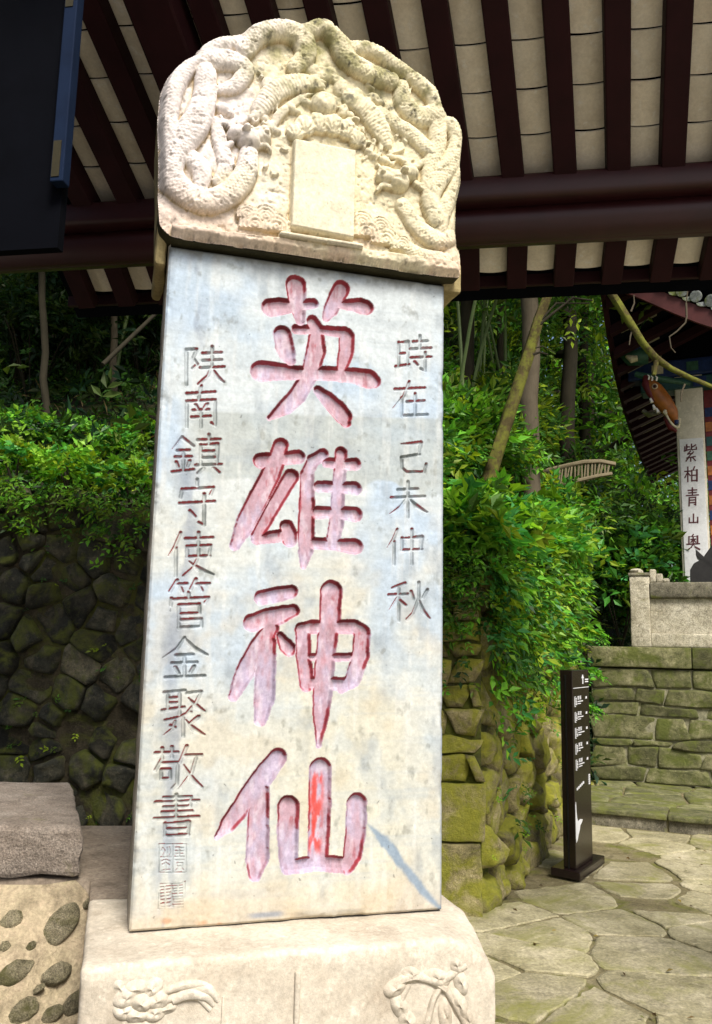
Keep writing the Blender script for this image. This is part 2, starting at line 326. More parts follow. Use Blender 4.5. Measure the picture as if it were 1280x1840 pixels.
def terrain_z(x, y):
    x = np.asarray(x, float); y = np.asarray(y, float)
    sf, ss = s_front(x, y), s_side(x, y); s = np.minimum(sf, ss); se = np.minimum(sf, 0.35 + 2.8 * ss - 0.35 * np.exp(-np.maximum(ss, 0) * 2))
    base = wall_top(x) - 0.08 + 0.10 * np.maximum(s_side(x, y) * 0, 0)
    z = base + 0.52 * np.maximum(se - 0.3, 0) + 0.026 * np.maximum(se - 5, 0) ** 2 + (fbm(x * 0.8, y * 0.8, seed=3) - 0.5) * 0.5 * np.clip(s, 0, 1)
    return np.where(s < 0.22, -0.2 + (z + 0.2) * sstep(0.10, 0.22, s), z), s
gx = np.linspace(-16, 20, 190); gy = np.linspace(4.2, 34, 170)
X, Y = np.meshgrid(gx, gy); Z, S = terrain_z(X, Y)
idx = np.arange(X.size).reshape(X.shape)
Q = np.stack([idx[:-1, :-1], idx[:-1, 1:], idx[1:, 1:], idx[1:, :-1]], -1).reshape(-1, 4)
keep = (S.ravel()[Q] > 0.10).all(1)
tag(link('hillside', mesh_np('hillside', np.stack([X.ravel(), Y.ravel(), Z.ravel()], 1), Q[keep]), M['soil']), kind='structure')

# ------------------------------------------------------------------ irregular stones
def clip_poly(poly, n, c):
    out = []
    for i in range(len(poly)):
        a, b = poly[i], poly[(i + 1) % len(poly)]
        da, db = n[0] * a[0] + n[1] * a[1] - c, n[0] * b[0] + n[1] * b[1] - c
        if da <= 0: out.append(a)
        if (da < 0 < db) or (db < 0 < da):
            t = da / (da - db); out.append((a[0] + (b[0] - a[0]) * t, a[1] + (b[1] - a[1]) * t))
    return out
def voronoi(pts, bound, gap=0.0):
    pts = np.asarray(pts); cells = []
    for i, p in enumerate(pts):
        poly = [tuple(b) for b in bound]
        d = ((pts - p) ** 2).sum(1); o = np.argsort(d)[1:26]
        for j in o:
            q = pts[j]; n = q - p; l = math.sqrt((n ** 2).sum()); n = n / l
            poly = clip_poly(poly, n, n @ ((p + q) / 2) - gap / 2)
            if len(poly) < 3: break
        cells.append(poly if len(poly) >= 3 else None)
    return cells
def chaikin(poly, k=0.22, it=1):
    for _ in range(it):
        o = []
        for i in range(len(poly)):
            a, b = np.array(poly[i]), np.array(poly[(i + 1) % len(poly)])
            o += [tuple(a + (b - a) * k), tuple(a + (b - a) * (1 - k))]
        poly = o
    return poly
def poly_area(p): return 0.5 * sum(p[i][0] * p[(i + 1) % len(p)][1] - p[(i + 1) % len(p)][0] * p[i][1] for i in range(len(p)))
def stone(parent, poly, o, ax, ay, an, h, mat, back=0.06, rough=0.012, dome=0.6, k=0.2, it=1, name='stone', seed=0, rim=0.55):
    """polygon (in ax, ay metres from o) made into a stone with rounded edges standing h proud along an"""
    if poly_area(poly) < 0: poly = poly[::-1]
    r = random.Random(seed); pp = []
    for q in range(len(poly)):                              # uneven outline
        a, b = np.array(poly[q]), np.array(poly[(q + 1) % len(poly)]); L = np.linalg.norm(b - a); pp.append(tuple(a))
        if L > 0.07: pp.append(tuple((a + b) / 2 + np.array([r.uniform(-1, 1), r.uniform(-1, 1)]) * min(L * .09, rough * 1.1)))
    poly = chaikin(pp, k, it)
    pl = []
    for p in poly:                                       # drop points that are too close together
        if not pl or (p[0] - pl[-1][0]) ** 2 + (p[1] - pl[-1][1]) ** 2 > 1.5e-4: pl.append(p)
    poly = pl; n = len(poly)
    if n < 3: return None
    c = np.mean(poly, 0); rad = math.sqrt(abs(poly_area(poly)) / math.pi)
    e = min(0.35, 0.14 * h / rad + 0.04)
    rings = [(1.0, -back), (1.0, h * rim * 0.4), (1 - e, h * (rim + (1 - rim) * 0.5)), (1 - e - .22, h * (rim + (1 - rim) * .85)), (0.38, h * (0.9 + 0.1 * dome))]
    V = []; F = []; nr = len(rings)
    tilt = (r.uniform(-1, 1) * rough * 1.6 / rad, r.uniform(-1, 1) * rough * 1.6 / rad)
    pk = np.array([r.uniform(-.2, .2), r.uniform(-.2, .2)]) * rad
    for ri, (sc, hh) in enumerate(rings):
        for p in poly:
            q = c + (np.array(p) - c) * sc + pk * (1 - sc)
            lift = ((q[0] - c[0]) * tilt[0] + (q[1] - c[1]) * tilt[1]) if ri > 0 else 0
            V.append(ax * (q[0] - c[0]) + ay * (q[1] - c[1]) + an * (hh + lift))
    V.append(ax * pk[0] + ay * pk[1] + an * h)
    V = np.array(V); w = np.repeat([0, .5, 1, 1, 1], n); w = np.append(w, 1.0); fq = 11.0
    nz_ = fbm(V[:, 0] * fq + seed * 3.1, V[:, 1] * fq, V[:, 2] * fq + seed, seed=seed % 31, oct=3) - .5
    V = V + an[None] * (nz_ * w * rough * 4.5)[:, None]
    for ri in range(nr - 1):
        for i in range(n):
            j = (i + 1) % n; F.append((ri * n + i, ri * n + j, (ri + 1) * n + j, (ri + 1) * n + i))
    for i in range(n): F.append(((nr - 1) * n + i, (nr - 1) * n + (i + 1) % n, nr * n))
    if np.dot(np.cross(ax, ay), an) < 0: F = [f[::-1] for f in F]
    me = bpy.data.meshes.new(name); me.from_pydata([tuple(v) for v in V], [], F); me.update()
    me.polygons.foreach_set('use_smooth', np.ones(len(me.polygons), bool))
    return link(name, me, mat, parent, tuple(o + ax * c[0] + ay * c[1]))
def seeds_rows(w, h, rowh, len_rng, jx=0.3, jy=0.25, seed=0, z0=0.0):
    r = random.Random(seed); pts = []; z = z0 + rowh / 2
    while z < h + rowh * 0.2:
        x = -r.uniform(0, len_rng[0])
        while x < w + len_rng[1]:
            L = r.uniform(*len_rng); pts.append((x + L / 2 + r.uniform(-jx, jx) * L * 0.3, z + r.uniform(-jy, jy) * rowh)); x += L
        z += rowh * r.uniform(0.85, 1.15)
    return pts

def dart(x0, x1, z0, z1, radii, aniso=1.0, seed=0, tries=6000):
    """dart throwing with mixed sizes: big stones first, small ones in the gaps"""
    r = random.Random(seed); P = []; R = []
    for rad in radii:
        for _ in range(tries // len(radii)):
            x, z = r.uniform(x0, x1), r.uniform(z0, z1); ok = True
            for (a, b), q in zip(P, R):
                if ((x - a) / aniso) ** 2 + (z - b) ** 2 < (rad + q) ** 2 * .82: ok = False; break
            if ok: P.append((x, z)); R.append(rad)
    return P
def flag(parent, poly, z, mat, seed, step=.05, rag=.009, th=.03):
    if poly_area(poly) < 0: poly = poly[::-1]
    r = random.Random(seed); pp = []
    for q in range(len(poly)):
        a, b = np.array(poly[q]), np.array(poly[(q + 1) % len(poly)]); L = np.linalg.norm(b - a); m = max(1, int(L / step)); nn = np.array([b[1] - a[1], a[0] - b[0]]) / (L + 1e-9)
        bow = r.uniform(-.035, .03) * L
        for k in range(m):
            t = k / m; pp.append(a + (b - a) * t + nn * (bow * math.sin(math.pi * t) + (r.uniform(-1, 1) * rag if k else -r.uniform(0, .02))))
    n = len(pp); c = np.mean(pp, 0); tl = (r.uniform(-.006, .006), r.uniform(-.006, .006)); V = []; 
    for sc, dz in ((1.0, -th), (1.0, -.006), (.965, 0.0)):
        for p in pp:
            q = (p - c) * sc; V.append((q[0], q[1], dz + (tl[0] * q[0] + tl[1] * q[1] if dz > -th else 0) + (r.uniform(-.0012, .0012) if dz == 0 else 0)))
    F = [(k * n + i, k * n + (i + 1) % n, (k + 1) * n + (i + 1) % n, (k + 1) * n + i) for k in range(2) for i in range(n)] + [tuple(2 * n + i for i in range(n))]
    me = bpy.data.meshes.new('flagstone'); me.from_pydata(V, [], F); me.update()
    return link('flagstone', me, mat, parent, (float(c[0]), float(c[1]), z))

def courses(w0, w1, h, rows, lens, seed, gap=.014, wav=.022):
    """roughly coursed masonry: polygons between wavy bed joints"""
    r = random.Random(seed); polys = []; z = 0.0; k = 0
    ph = [r.uniform(0, 6.28) for _ in range(40)]
    def bed(q, x): return 0 if q == 0 else wav * math.sin(x * 3.1 + ph[q]) + wav * .6 * math.sin(x * 7.3 + ph[q + 1])
    while z < h - .04:
        hh = rows[k % len(rows)] * r.uniform(.9, 1.1); z1 = min(h, z + hh); z1 = h if h - z1 < .09 else z1; x = w0; 
        while x < w1 - .05:
            L = r.uniform(*lens); x1 = min(w1, x + L); sl0, sl1 = r.uniform(-.04, .04), r.uniform(-.04, .04); m = (x + x1) / 2
            top = 0 if z1 >= h else 1
            P = [(x + gap / 2 + sl0, z + bed(k, x) + gap / 2), (m, z + bed(k, m) + gap / 2), (x1 - gap / 2 + sl1, z + bed(k, x1) + gap / 2), (x1 - gap / 2 - sl1, z1 + top * bed(k + 1, x1) - gap / 2), (m, z1 + top * bed(k + 1, m) - gap / 2), (x + gap / 2 - sl0, z1 + top * bed(k + 1, x) - gap / 2)]
            if r.random() < .22 and hh > .17:                # a course split into two thinner stones
                zm = z + hh * r.uniform(.4, .6); polys.append([P[0], P[1], P[2], (P[2][0], zm - gap / 2), (P[0][0], zm - gap / 2 + .015)]); polys.append([(P[0][0], zm + gap / 2 + .015), (P[2][0], zm + gap / 2), P[3], P[4], P[5]])
            else: polys.append(P)
            x = x1
        z = z1; k += 1
    return polys

# --- front rubble wall behind the stele (local frame: a along -PD from the corner, z up, facing -PN)
RW_L = 4.4
rw = thing('rubble_wall', 'dark rubble stone wall with mortar behind the stele, overgrown along its top', 'wall', K0)
mb = MB()
NSEG = 22; V = []; F = []
for i in range(NSEG + 1):
    a = 0.42 + (RW_L - 0.42) * i / NSEG; p = -PD * a; zt = float(wall_top(K0[0] - a)) - 0.03 + 0.05 * math.sin(i * 2.1)
    V += [p, p + ZZ * zt, p + PN * 0.28 + ZZ * zt, p + PN * 0.28]
for i in range(NSEG):
    for k in range(3): F.append((i * 4 + k, i * 4 + k + 1, i * 4 + 4 + k + 1, i * 4 + 4 + k))
F += [(3, 2, 1, 0), tuple(NSEG * 4 + k for k in range(4))]
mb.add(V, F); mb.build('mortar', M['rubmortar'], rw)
sd = dart(1.75, 3.3, 0, 2.7, [.13, .095, .07, .052, .04], 1.4, 11, 9000) + [p for p in dart(.4, 1.7, 0, 2.8, [.18, .13, .1], 1.35, 12, 2400) + dart(3.35, RW_L, 0, 2.8, [.18, .13, .1], 1.35, 13, 2400)]
bd = [(0.44, -0.03), (RW_L, -0.03), (RW_L, 2.9), (0.44, 2.9)]
for i, c in enumerate(voronoi(sd, bd, 0.014)):
    if not c: continue
    cc = np.mean(c, 0); r = random.Random(i)
    if cc[1] > float(wall_top(K0[0] - cc[0])) - 0.07 or abs(poly_area(c)) < 0.004 or r.random() < 0.05: continue
    cc2 = cc; sh = r.uniform(0.86, 1.06); c = [tuple(cc2 + (np.array(p) - cc2) * sh) for p in c]
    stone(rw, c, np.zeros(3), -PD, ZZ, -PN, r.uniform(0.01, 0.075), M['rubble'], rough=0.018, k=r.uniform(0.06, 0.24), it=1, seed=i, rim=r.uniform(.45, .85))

# --- receding retaining wall with its dressed corner
tw = thing('retaining_wall', 'mossy yellow green retaining wall of long stones with dressed corner blocks', 'wall', K0)
TW_L = float(np.dot(G(1082, 1462) - K0, A2))
mb = MB(); V = []; F = []; NSEG = 16
def tw_top(a): return 2.0 + 0.09 * a + 0.05 * math.sin(a * 5)
for i in range(NSEG + 1):
    a = 0.02 + (TW_L - 0.02) * i / NSEG; p = A2 * a
    V += [p - B2 * 0.03, p - B2 * 0.05 + ZZ * tw_top(a), p - B2 * 0.30 + ZZ * tw_top(a), p - B2 * 0.30]
for i in range(NSEG):
    for k in range(3): F.append((i * 4 + k, i * 4 + 4 + k, i * 4 + 4 + k + 1, i * 4 + k + 1))
F += [(0, 1, 2, 3), tuple(NSEG * 4 + k for k in (3, 2, 1, 0))]
mb.add(V, F); mb.build('mortar', M['mossmortar'], tw)
sd = dart(0.03, TW_L, 0, 2.4, [.19, .13, .095, .07], 1.1, 15, 7000)
for i, c in enumerate(voronoi(sd, [(0.03, -0.03), (TW_L, -0.03), (TW_L, 2.75), (0.03, 2.75)], 0.022)):
    if not c: continue
    cc = np.mean(c, 0)
    if cc[1] > tw_top(cc[0]) - 0.05 or abs(poly_area(c)) < 0.004: continue
    rr = random.Random(i + 50); s_ = rr.uniform(0.86, 1.05); c = [tuple(cc + (np.array(p) - cc) * s_) for p in c]
    stone(tw, c, -B2 * 0.03, A2, ZZ, B2, rr.uniform(0.025, 0.10) * (1.25 if cc[1] < 0.5 else 1), M['mossstone'], rough=0.02, k=rr.uniform(0.08, 0.24), it=1, seed=i + 300, rim=rr.uniform(.4, .8))
z = -0.04
for i, (h, ln) in enumerate([(0.44, 0.52), (0.34, 0.46)]):   # dressed corner: big blocks below, smaller stones above
    mb = MB().frame_box(-PD * ln + ZZ * (z + 0.006) - PN * (0.035 + 0.012 * i), PD * (ln + 0.02 * i), PN * 0.26, ZZ * (h - 0.012))
    mb.build('corner_block', M['mossstone'], tw, bevel=0.012, smooth=True, cuts=5, jitter=0.016, jscale=9); z += h
for i, c in enumerate(courses(-0.5, 0.0, 2.0 - z, [.15, .10, .18, .12, .16, .09], (.16, .36), 31, .012, .014)):
    rr = random.Random(i); stone(tw, c, ZZ * z - PN * .01, PD, ZZ, -PN, rr.uniform(.02, .05), M['mossstone'], back=.05, rough=.014, k=.1, it=1, seed=i + 640, rim=.75)
mb = MB().frame_box(-PD * 0.5 - PN * 0.005, PD * 0.5, PN * 0.24, ZZ * 2.0); mb.build('corner_core', M['mossmortar'], tw)
BL = ['squat yellow green boulder nearest the dressed wall corner', 'largest pale yellow boulder in the cluster at the wall corner', 'small rounded boulder on the sign side of the corner cluster', 'low boulder half tucked under the corner cluster', 'upright mossy boulder leaning on the wall above the corner cluster', 'dull green boulder between the corner cluster and the sign', 'larger boulder at the wall foot beside the landing step', 'smaller boulder resting above the one beside the landing', 'mossy boulder behind the sign next to the landing step']
for i, (px, py, s_) in enumerate([(888, 1582, 0.085), (918, 1562, 0.10), (937, 1560, 0.06), (905, 1600, 0.06), (900, 1545, 0.08), (955, 1535, .07), (1085, 1408, .1), (1078, 1395, .08), (1066, 1420, .09)]):
    p = G(px, py + 12); rr = random.Random(i)
    poly = [(s_ * rr.uniform(.75, 1.15) * math.cos(q * math.pi / 4), s_ * rr.uniform(.8, 1.4) * math.sin(q * math.pi / 4)) for q in range(8)]
    o = stone(None, poly, p + ZZ * s_ * 0.9, PD, ZZ, -PN, s_ * 0.7, M['mossstone'], back=s_ * 0.5, rough=0.006, it=2, seed=i + 900, name='boulder')
    tag(o, BL[i], 'boulder', 'boulders at the wall foot')

# --- paving
pav = link('paving', None); tag(pav, kind='structure')
plane_sheet('bed', [(-3.5, 1.2, -0.016), (9, 1.2, -0.016), (9, 8.4, -0.016), (-3.5, 8.4, -0.016)], M['bed'], parent=pav)
STEP0 = G(1078, 1481)                                       # foot of the step at the wall
sd = np.array(dart(0.1, 6.6, 2.4, 8.8, [.31, .22, .15, .10], 1.3, 22, 10000))
for i, c in enumerate(voronoi(sd, [(-0.5, 2.2), (7.2, 2.2), (7.2, 9.0), (-0.5, 9.0)], 0.012)):
    if not c: continue
    cc = np.mean(c, 0)
    ahead = np.dot(np.array([cc[0], cc[1], 0]) - STEP0, A2)
    if ahead > -0.02 or np.dot(np.array([cc[0], cc[1], 0]) - K0, B2) < 0.05 and cc[1] > K0[1] - 0.05: continue
    if cc[0] < 0.5 or cc[0] > 0.62 * cc[1] + 0.9: continue
    rr = random.Random(i); s_ = rr.choice([1.0, 1.0, 1.0, 1.0, 0.97, 0.9])
    if rr.random() < .04: continue
    flag(pav, [cc + (np.array(p) - cc) * s_ for p in c], rr.uniform(-.012, -.002), M['flag'], i)

# --- landing step and terrace wall
lp = thing('stone_landing', 'low mossy stone landing with a single step below the terrace wall', 'step', STEP0)
RISE = 0.13
TF = G(1105, 1402, RISE)                                    # foot of the terrace wall
dpt = float(np.dot(TF - STEP0, A2))
for i in range(6):
    a0 = i * 0.72 - 0.15; mb = MB().frame_box(B2 * (a0 + 0.006) - A2 * 0.0 + ZZ * (RISE - .045), B2 * 0.708, A2 * 0.42, ZZ * (.045 + 0.004 * (i % 2)))
    mb.build('step_slab', M['terr'], lp, bevel=0.010, smooth=True, cuts=3, jitter=0.006)
    MB().frame_box(B2 * (a0 + 0.01) + A2 * (.028 + .008 * (i % 2)) - ZZ * .05, B2 * .70, A2 * .36, ZZ * (RISE + .004)).build('riser', M['coping'], lp, bevel=.006, smooth=True)
r = random.Random(3); sd = [(x + r.uniform(-.15, .15), y + r.uniform(-.1, .1)) for y in np.arange(0.6, dpt + 0.6, 0.36) for x in np.arange(-0.2, 4.4, 0.55)]
for i, c in enumerate(voronoi(sd, [(-0.3, 0.43), (4.2, 0.43), (4.2, dpt + 0.3), (-0.3, dpt + 0.3)], 0.02)):
    if c: stone(lp, c, ZZ * (RISE - 0.03), B2, A2, ZZ, 0.028, M['terr'], back=0.05, rough=0.003, dome=0.1, k=0.12, seed=i, name='landing_slab', rim=0.85)
MB().frame_box(-B2 * 0.3 + A2 * 0.05 - ZZ * 0.05, B2 * 4.6, A2 * (dpt + 0.6), ZZ * (RISE + 0.03)).build('landing_core', M['bed'], lp)

TT = float(PLN(1180, 1163, TF, A2)[2])                      # terrace top height
ter = thing('terrace_wall', 'greenish stone terrace wall of long irregular courses under the balustrade', 'wall', TF)
MB().frame_box(-B2 * 0.22 + ZZ * 0 , B2 * 4.4, A2 * 0.5, ZZ * (TT - RISE - 0.24)).build('pale_mortar', M['joint'], ter)
for i, c in enumerate(courses(-0.24, 4.2, TT - RISE - 0.235, [.15, .20, .11, .22, .13, .17], (.24, .70), 8)):
    stone(ter, c, np.zeros(3), B2, ZZ, -A2, random.Random(i).uniform(0.012, 0.032), M['terrwall'], back=0.02, rough=0.007, k=0.10, it=1, seed=i + 77, rim=.8)
for i in range(4):
    MB().frame_box(-B2 * 0.26 + B2 * (i * 1.1 + 0.004) - A2 * 0.05 + ZZ * (TT - RISE - 0.225), B2 * 1.092, A2 * 1.0, ZZ * 0.225).build('edge_slab', M['terrwall'], ter, bevel=0.012, smooth=True, cuts=2, jitter=0.006)
MB().frame_box(-B2 * 0.2 + A2 * 0.9 - ZZ * RISE, B2 * 9, A2 * 9, ZZ * (TT - 0.01)).build('terrace_floor', M['terr'], ter)

# --- balustrade
BO = TF + ZZ * (TT - RISE) + A2 * 0.06
def bpx(px, py): q = PLN(px, py, BO, A2); return float(np.dot(q - BO, B2)), float(q[2] - BO[2])
p0, _ = bpx(1135, 1160); p1, ptop = bpx(1166, 1035); _, rail_t = bpx(1200, 1046); _, rail_b = bpx(1200, 1075); _, pan_b = bpx(1200, 1138)
bal = thing('balustrade', 'weathered pale stone balustrade with stepped post on the terrace edge', 'balustrade', BO)
pw = p1 - p0
MB().frame_box(B2 * p0, B2 * pw, A2 * 0.20, ZZ * ptop).build('post', M['balu'], bal, bevel=0.012, smooth=True, cuts=3, jitter=0.006)
MB().frame_box(B2 * (p0 - 0.012) - A2 * 0.012 + ZZ * (ptop + 0.002), B2 * (pw + 0.024), A2 * 0.224, ZZ * 0.035).build('post_collar', M['coping'], bal, bevel=0.008, smooth=True, cuts=2, jitter=0.004)
me_c = MB(); me_c.tube([B2 * (p0 + 0.07) + A2 * 0.1 + ZZ * (ptop + 0.03 + h) for h in (0.0, 0.015, 0.04, 0.06, 0.066)], [0.055, 0.08, 0.082, 0.05, 0.015], 10, jit=0.14)
me_c.build('post_finial', M['balu'], bal, smooth=True)
mb = MB()
for k, (a, h) in enumerate([(0.0, 0.15), (0.07, 0.10), (0.14, 0.045)]): mb.frame_box(B2 * (p1 + 0.004 + a) + A2 * 0.05 + ZZ * (rail_t + 0.002), B2 * 0.068, A2 * 0.11, ZZ * h)
mb.build('scroll_bracket', M['balu'], bal, bevel=0.014, smooth=True)
MB().frame_box(B2 * (p1 + 0.003) - A2 * 0.01 + ZZ * rail_b, B2 * 3.2, A2 * 0.2, ZZ * (rail_t - rail_b)).build('rail', M['coping'], bal, bevel=0.02, smooth=True, cuts=3, jitter=0.006)
MB().frame_box(B2 * (p1 + 0.003) + A2 * 0.04 + ZZ * pan_b, B2 * 3.2, A2 * 0.1, ZZ * (rail_b - pan_b - 0.002)).build('panel', M['balu'], bal, cuts=3, jitter=0.004)
MB().frame_box(B2 * (p1 + 0.003) + A2 * 0.01 + ZZ * 0.001, B2 * 3.2, A2 * 0.16, ZZ * (pan_b - 0.003)).build('plinth_course', M['balu'], bal, bevel=0.01, smooth=True, cuts=3, jitter=0.004)

# ------------------------------------------------------------------ the stele
Z0 = 0.82
PL_, PR_ = G(232, 1675, Z0), G(795, 1635, Z0)
EU = (PR_ - PL_); SW = float(np.linalg.norm(EU)); EU = EU / SW; EN = np.array([-EU[1], EU[0], 0.0])   # EN: inward, away from the camera
SYAW = math.atan2(EU[1], EU[0]); SO = np.array([PL_[0], PL_[1], 0.0])
stele = thing('stele', 'tall pale stone stele with red carved characters, dragon carved cap and pedestal', 'stele', SO, SYAW)
def spx(px, py, yl=0.0):
    q = PLN(px, py, SO + EN * yl, EN); return float(np.dot(q - SO, EU)), float(q[2])
def spx_arr(pts, yl=0.0): return [spx(p[0], p[1], yl) + tuple(p[2:]) for p in pts]
PXM = float(np.linalg.norm(np.array(spx(600, 1000)) - np.array(spx(500, 1000)))) / 100    # metres per photo pixel on the slab
ST = 0.5 * (spx(302, 442)[1] + spx(803, 513)[1]); STH = 0.28

def strokes_field(U, V_, strokes):
    """inside distance (positive inside) of the union of tapered polylines"""
    best = np.full(U.shape, -1.0)
    for st in strokes:
        xs = [p[0] for p in st]; ys = [p[1] for p in st]; R = max(p[2] for p in st) + 0.006
        m = (U > min(xs) - R) & (U < max(xs) + R) & (V_ > min(ys) - R) & (V_ < max(ys) + R)
        if not m.any(): continue
        u, v = U[m], V_[m]; b = best[m]
        for (x0, y0, r0), (x1, y1, r1) in zip(st[:-1], st[1:]):
            dx, dy = x1 - x0, y1 - y0; L2 = dx * dx + dy * dy + 1e-12
            t = np.clip(((u - x0) * dx + (v - y0) * dy) / L2, 0, 1)
            b = np.maximum(b, r0 + (r1 - r0) * t - np.hypot(u - x0 - dx * t, v - y0 - dy * t))
        best[m] = b
    return best

def S(txt): return [[tuple(float(v) for v in p.split(',')) for p in l.split()] for l in txt.strip().split('\n')]
BIG = [  # crop origin x, y, scale, then strokes as x,y,radius in that crop
 (380, 460, 3.556, S('''540,182,64 548,260,58 555,340,48 570,415,30
380,330,58 440,322,56 520,318,44 655,300,32
832,205,55 800,270,54 765,340,46 735,392,28
840,305,36 900,312,42 960,318,54 990,326,50
455,498,56 468,570,60 485,630,52 508,672,30
545,466,32 700,470,30 855,488,38
866,508,52 866,600,50 850,660,44 838,708,36
648,415,38 676,465,44 670,600,64 640,720,56 600,810,52 550,890,55 480,960,50 370,1036,16
318,736,66 400,735,60 560,745,44 800,752,48 920,765,52 1010,786,62 1040,800,46
682,858,30 740,910,46 800,970,58 845,1020,56 860,1062,34''')),
 (380, 760, 3.556, S('''318,242,48 400,230,42 560,216,42
445,143,48 420,230,54 380,330,60 300,490,64 220,640,58 150,785,30
512,342,48 440,460,46 365,590,44 292,722,36
290,742,32 380,728,36 470,716,40
482,662,42 500,705,48 500,745,46
712,200,38 650,240,40 612,330,36
614,330,42 612,500,48 606,700,52 604,820,44 590,915,20
830,190,40 832,250,42 822,310,40 806,520,42 800,640,46 780,745,44
740,252,32 830,262,34 920,264,40
690,405,36 800,410,34 920,418,42
680,572,38 800,572,38 920,585,46
655,768,36 780,775,36 920,790,48''')),
 (380, 1020, 3.556, S('''322,192,44 420,172,44 512,152,40
262,352,52 360,328,62 450,300,52 525,275,38
382,385,50 300,520,60 215,670,56 140,822,30
352,480,58 346,650,60 338,840,60 316,972,36
440,435,24 480,500,44 500,520,42
768,152,68 758,330,64 730,560,60 712,780,62 702,930,50 686,1135,16
578,396,42 640,380,40 760,378,40 920,378,42 968,412,46
588,400,46 588,560,46 612,745,44
964,430,52 955,560,54 905,715,48 832,772,30
600,572,22 890,572,26
612,735,40 740,742,40 870,742,38''')),
 (360, 1320, 3.556, S('''495,146,52 430,230,60 340,350,58 260,470,54 180,570,46 108,656,14
376,360,58 372,600,62 364,790,66 350,892,40
768,222,66 765,450,67 755,790,60
565,460,62 560,650,60 568,832,52
562,848,40 760,818,44 945,838,44
1002,440,60 996,600,62 975,770,56 942,850,38''')),
]
SMALL = {
 '時': '12,18 12,78|12,18 36,18 36,78|12,46 36,46|4,78 40,74|50,18 88,18|68,4 68,36|42,36 98,36|44,58 98,58|82,46 82,92 70,86|54,68 62,76',
 '在': '12,22 92,22|50,4 36,40 6,72|30,46 30,94|44,56 90,56|66,36 66,90|38,92 98,92',
 '己': '18,12 78,12 72,44|20,50 74,44|20,50 22,80 36,92 88,94 94,72',
 '未': '26,24 74,24|10,44 90,44|50,4 50,96|48,46 32,68 6,86|52,46 70,68 96,86',
 '仲': '30,4 20,30 4,52|22,36 22,96|42,28 42,62|42,28 92,28 90,62|42,60 92,60|67,6 67,98',
 '秋': '42,8 12,18|4,34 48,34|27,14 27,96|26,38 4,70|30,48 44,60|56,28 62,46|94,26 84,44|74,8 74,45 60,80 46,94|74,46 84,76 100,94',
 '陕': '12,8 12,96|12,8 36,8 28,30 38,46 26,56|50,20 94,20|50,38 94,38|44,56 100,56|72,4 72,50 62,76 40,96|72,56 84,80 100,94',
 '南': '14,18 86,18|50,2 44,34|14,38 14,96|14,36 86,36 86,96 76,90|36,44 42,54|66,44 58,54|30,58 70,58|26,74 74,74|50,58 50,98',
 '鎮': '24,4 4,34|24,6 46,28|14,38 38,38|10,54 42,54|26,38 26,88|12,66 16,78|38,64 34,78|4,90 46,86|54,14 98,14|76,2 76,24|60,26 60,74|60,26 92,26 92,74|60,42 92,42|60,58 92,58|50,76 100,76|66,82 54,96|84,82 96,96',
 '守': '50,2 50,14|12,20 8,36|12,20 92,20 84,34|6,48 94,48|68,32 68,94 54,88|32,64 46,76',
 '使': '28,4 16,32 2,52|18,36 18,96|38,18 96,18|42,34 42,56|42,34 92,34 88,56|42,56 90,56|66,6 66,56 54,80 34,96|46,66 66,82 98,96',
 '管': '24,2 8,24|20,10 46,10|30,14 36,26|66,2 54,22|62,12 96,12|74,16 80,26|50,28 50,36|12,38 10,52|12,40 94,40 86,50|28,52 28,98|28,52 74,52 74,70|28,70 74,70|28,82 78,82 78,98|28,97 78,97',
 '金': '50,4 34,28 4,48|50,4 68,28 98,46|32,44 68,44|24,62 76,62|50,46 50,94|30,70 38,86|70,70 62,84|10,94 92,94',
 '聚': '8,8 54,6|16,8 16,42|42,8 42,54|18,20 42,20|18,30 42,30|4,44 52,40|58,12 90,10 78,32 60,50|62,22 78,38 98,50|66,50 40,60 10,64|50,60 50,98|32,66 26,82 6,94|22,76 32,80|84,60 64,74|56,66 72,84 98,98',
 '敬': '4,16 50,16|18,6 18,26|38,4 38,26|18,28 4,52|12,38 50,38 48,84 38,94|16,52 16,72|16,52 34,52 34,72|16,72 34,72|68,4 54,38|62,24 98,24|88,26 78,62 50,96|62,44 78,74 100,94',
 '書': '24,8 82,8 80,30|6,18 98,18|24,30 80,30|50,2 50,56|20,42 84,42|4,56 98,56|26,68 26,98|26,68 76,68 76,98|26,82 76,82|26,97 76,97',
 '紫': '22,6 22,34|22,18 40,18|8,16 8,38|4,40 46,32|88,10 60,22|58,4 58,32 66,36 94,34 94,22|50,42 30,58 64,56|72,48 28,80|24,80 84,74|52,78 52,98|30,84 18,96|70,82 86,96',
 '柏': '4,30 46,30|26,4 26,96|26,34 4,70|30,44 44,58|76,4 66,24|56,26 56,94|56,26 94,26 94,94|56,58 94,58|56,92 94,92',
 '青': '18,14 82,14|22,28 78,28|50,2 50,42|4,42 96,42|26,54 24,98|26,54 76,54 76,96 66,92|26,68 76,68|26,82 76,82',
 '山': '50,10 50,86|14,44 14,88|14,88 86,88|86,42 86,92',
 '奥': '50,2 42,12|18,14 18,58|18,14 82,14 82,58|34,32 66,32|50,20 50,56|48,34 34,50|52,34 66,50|4,62 96,62|50,62 36,82 8,98|52,66 68,84 96,98',
}
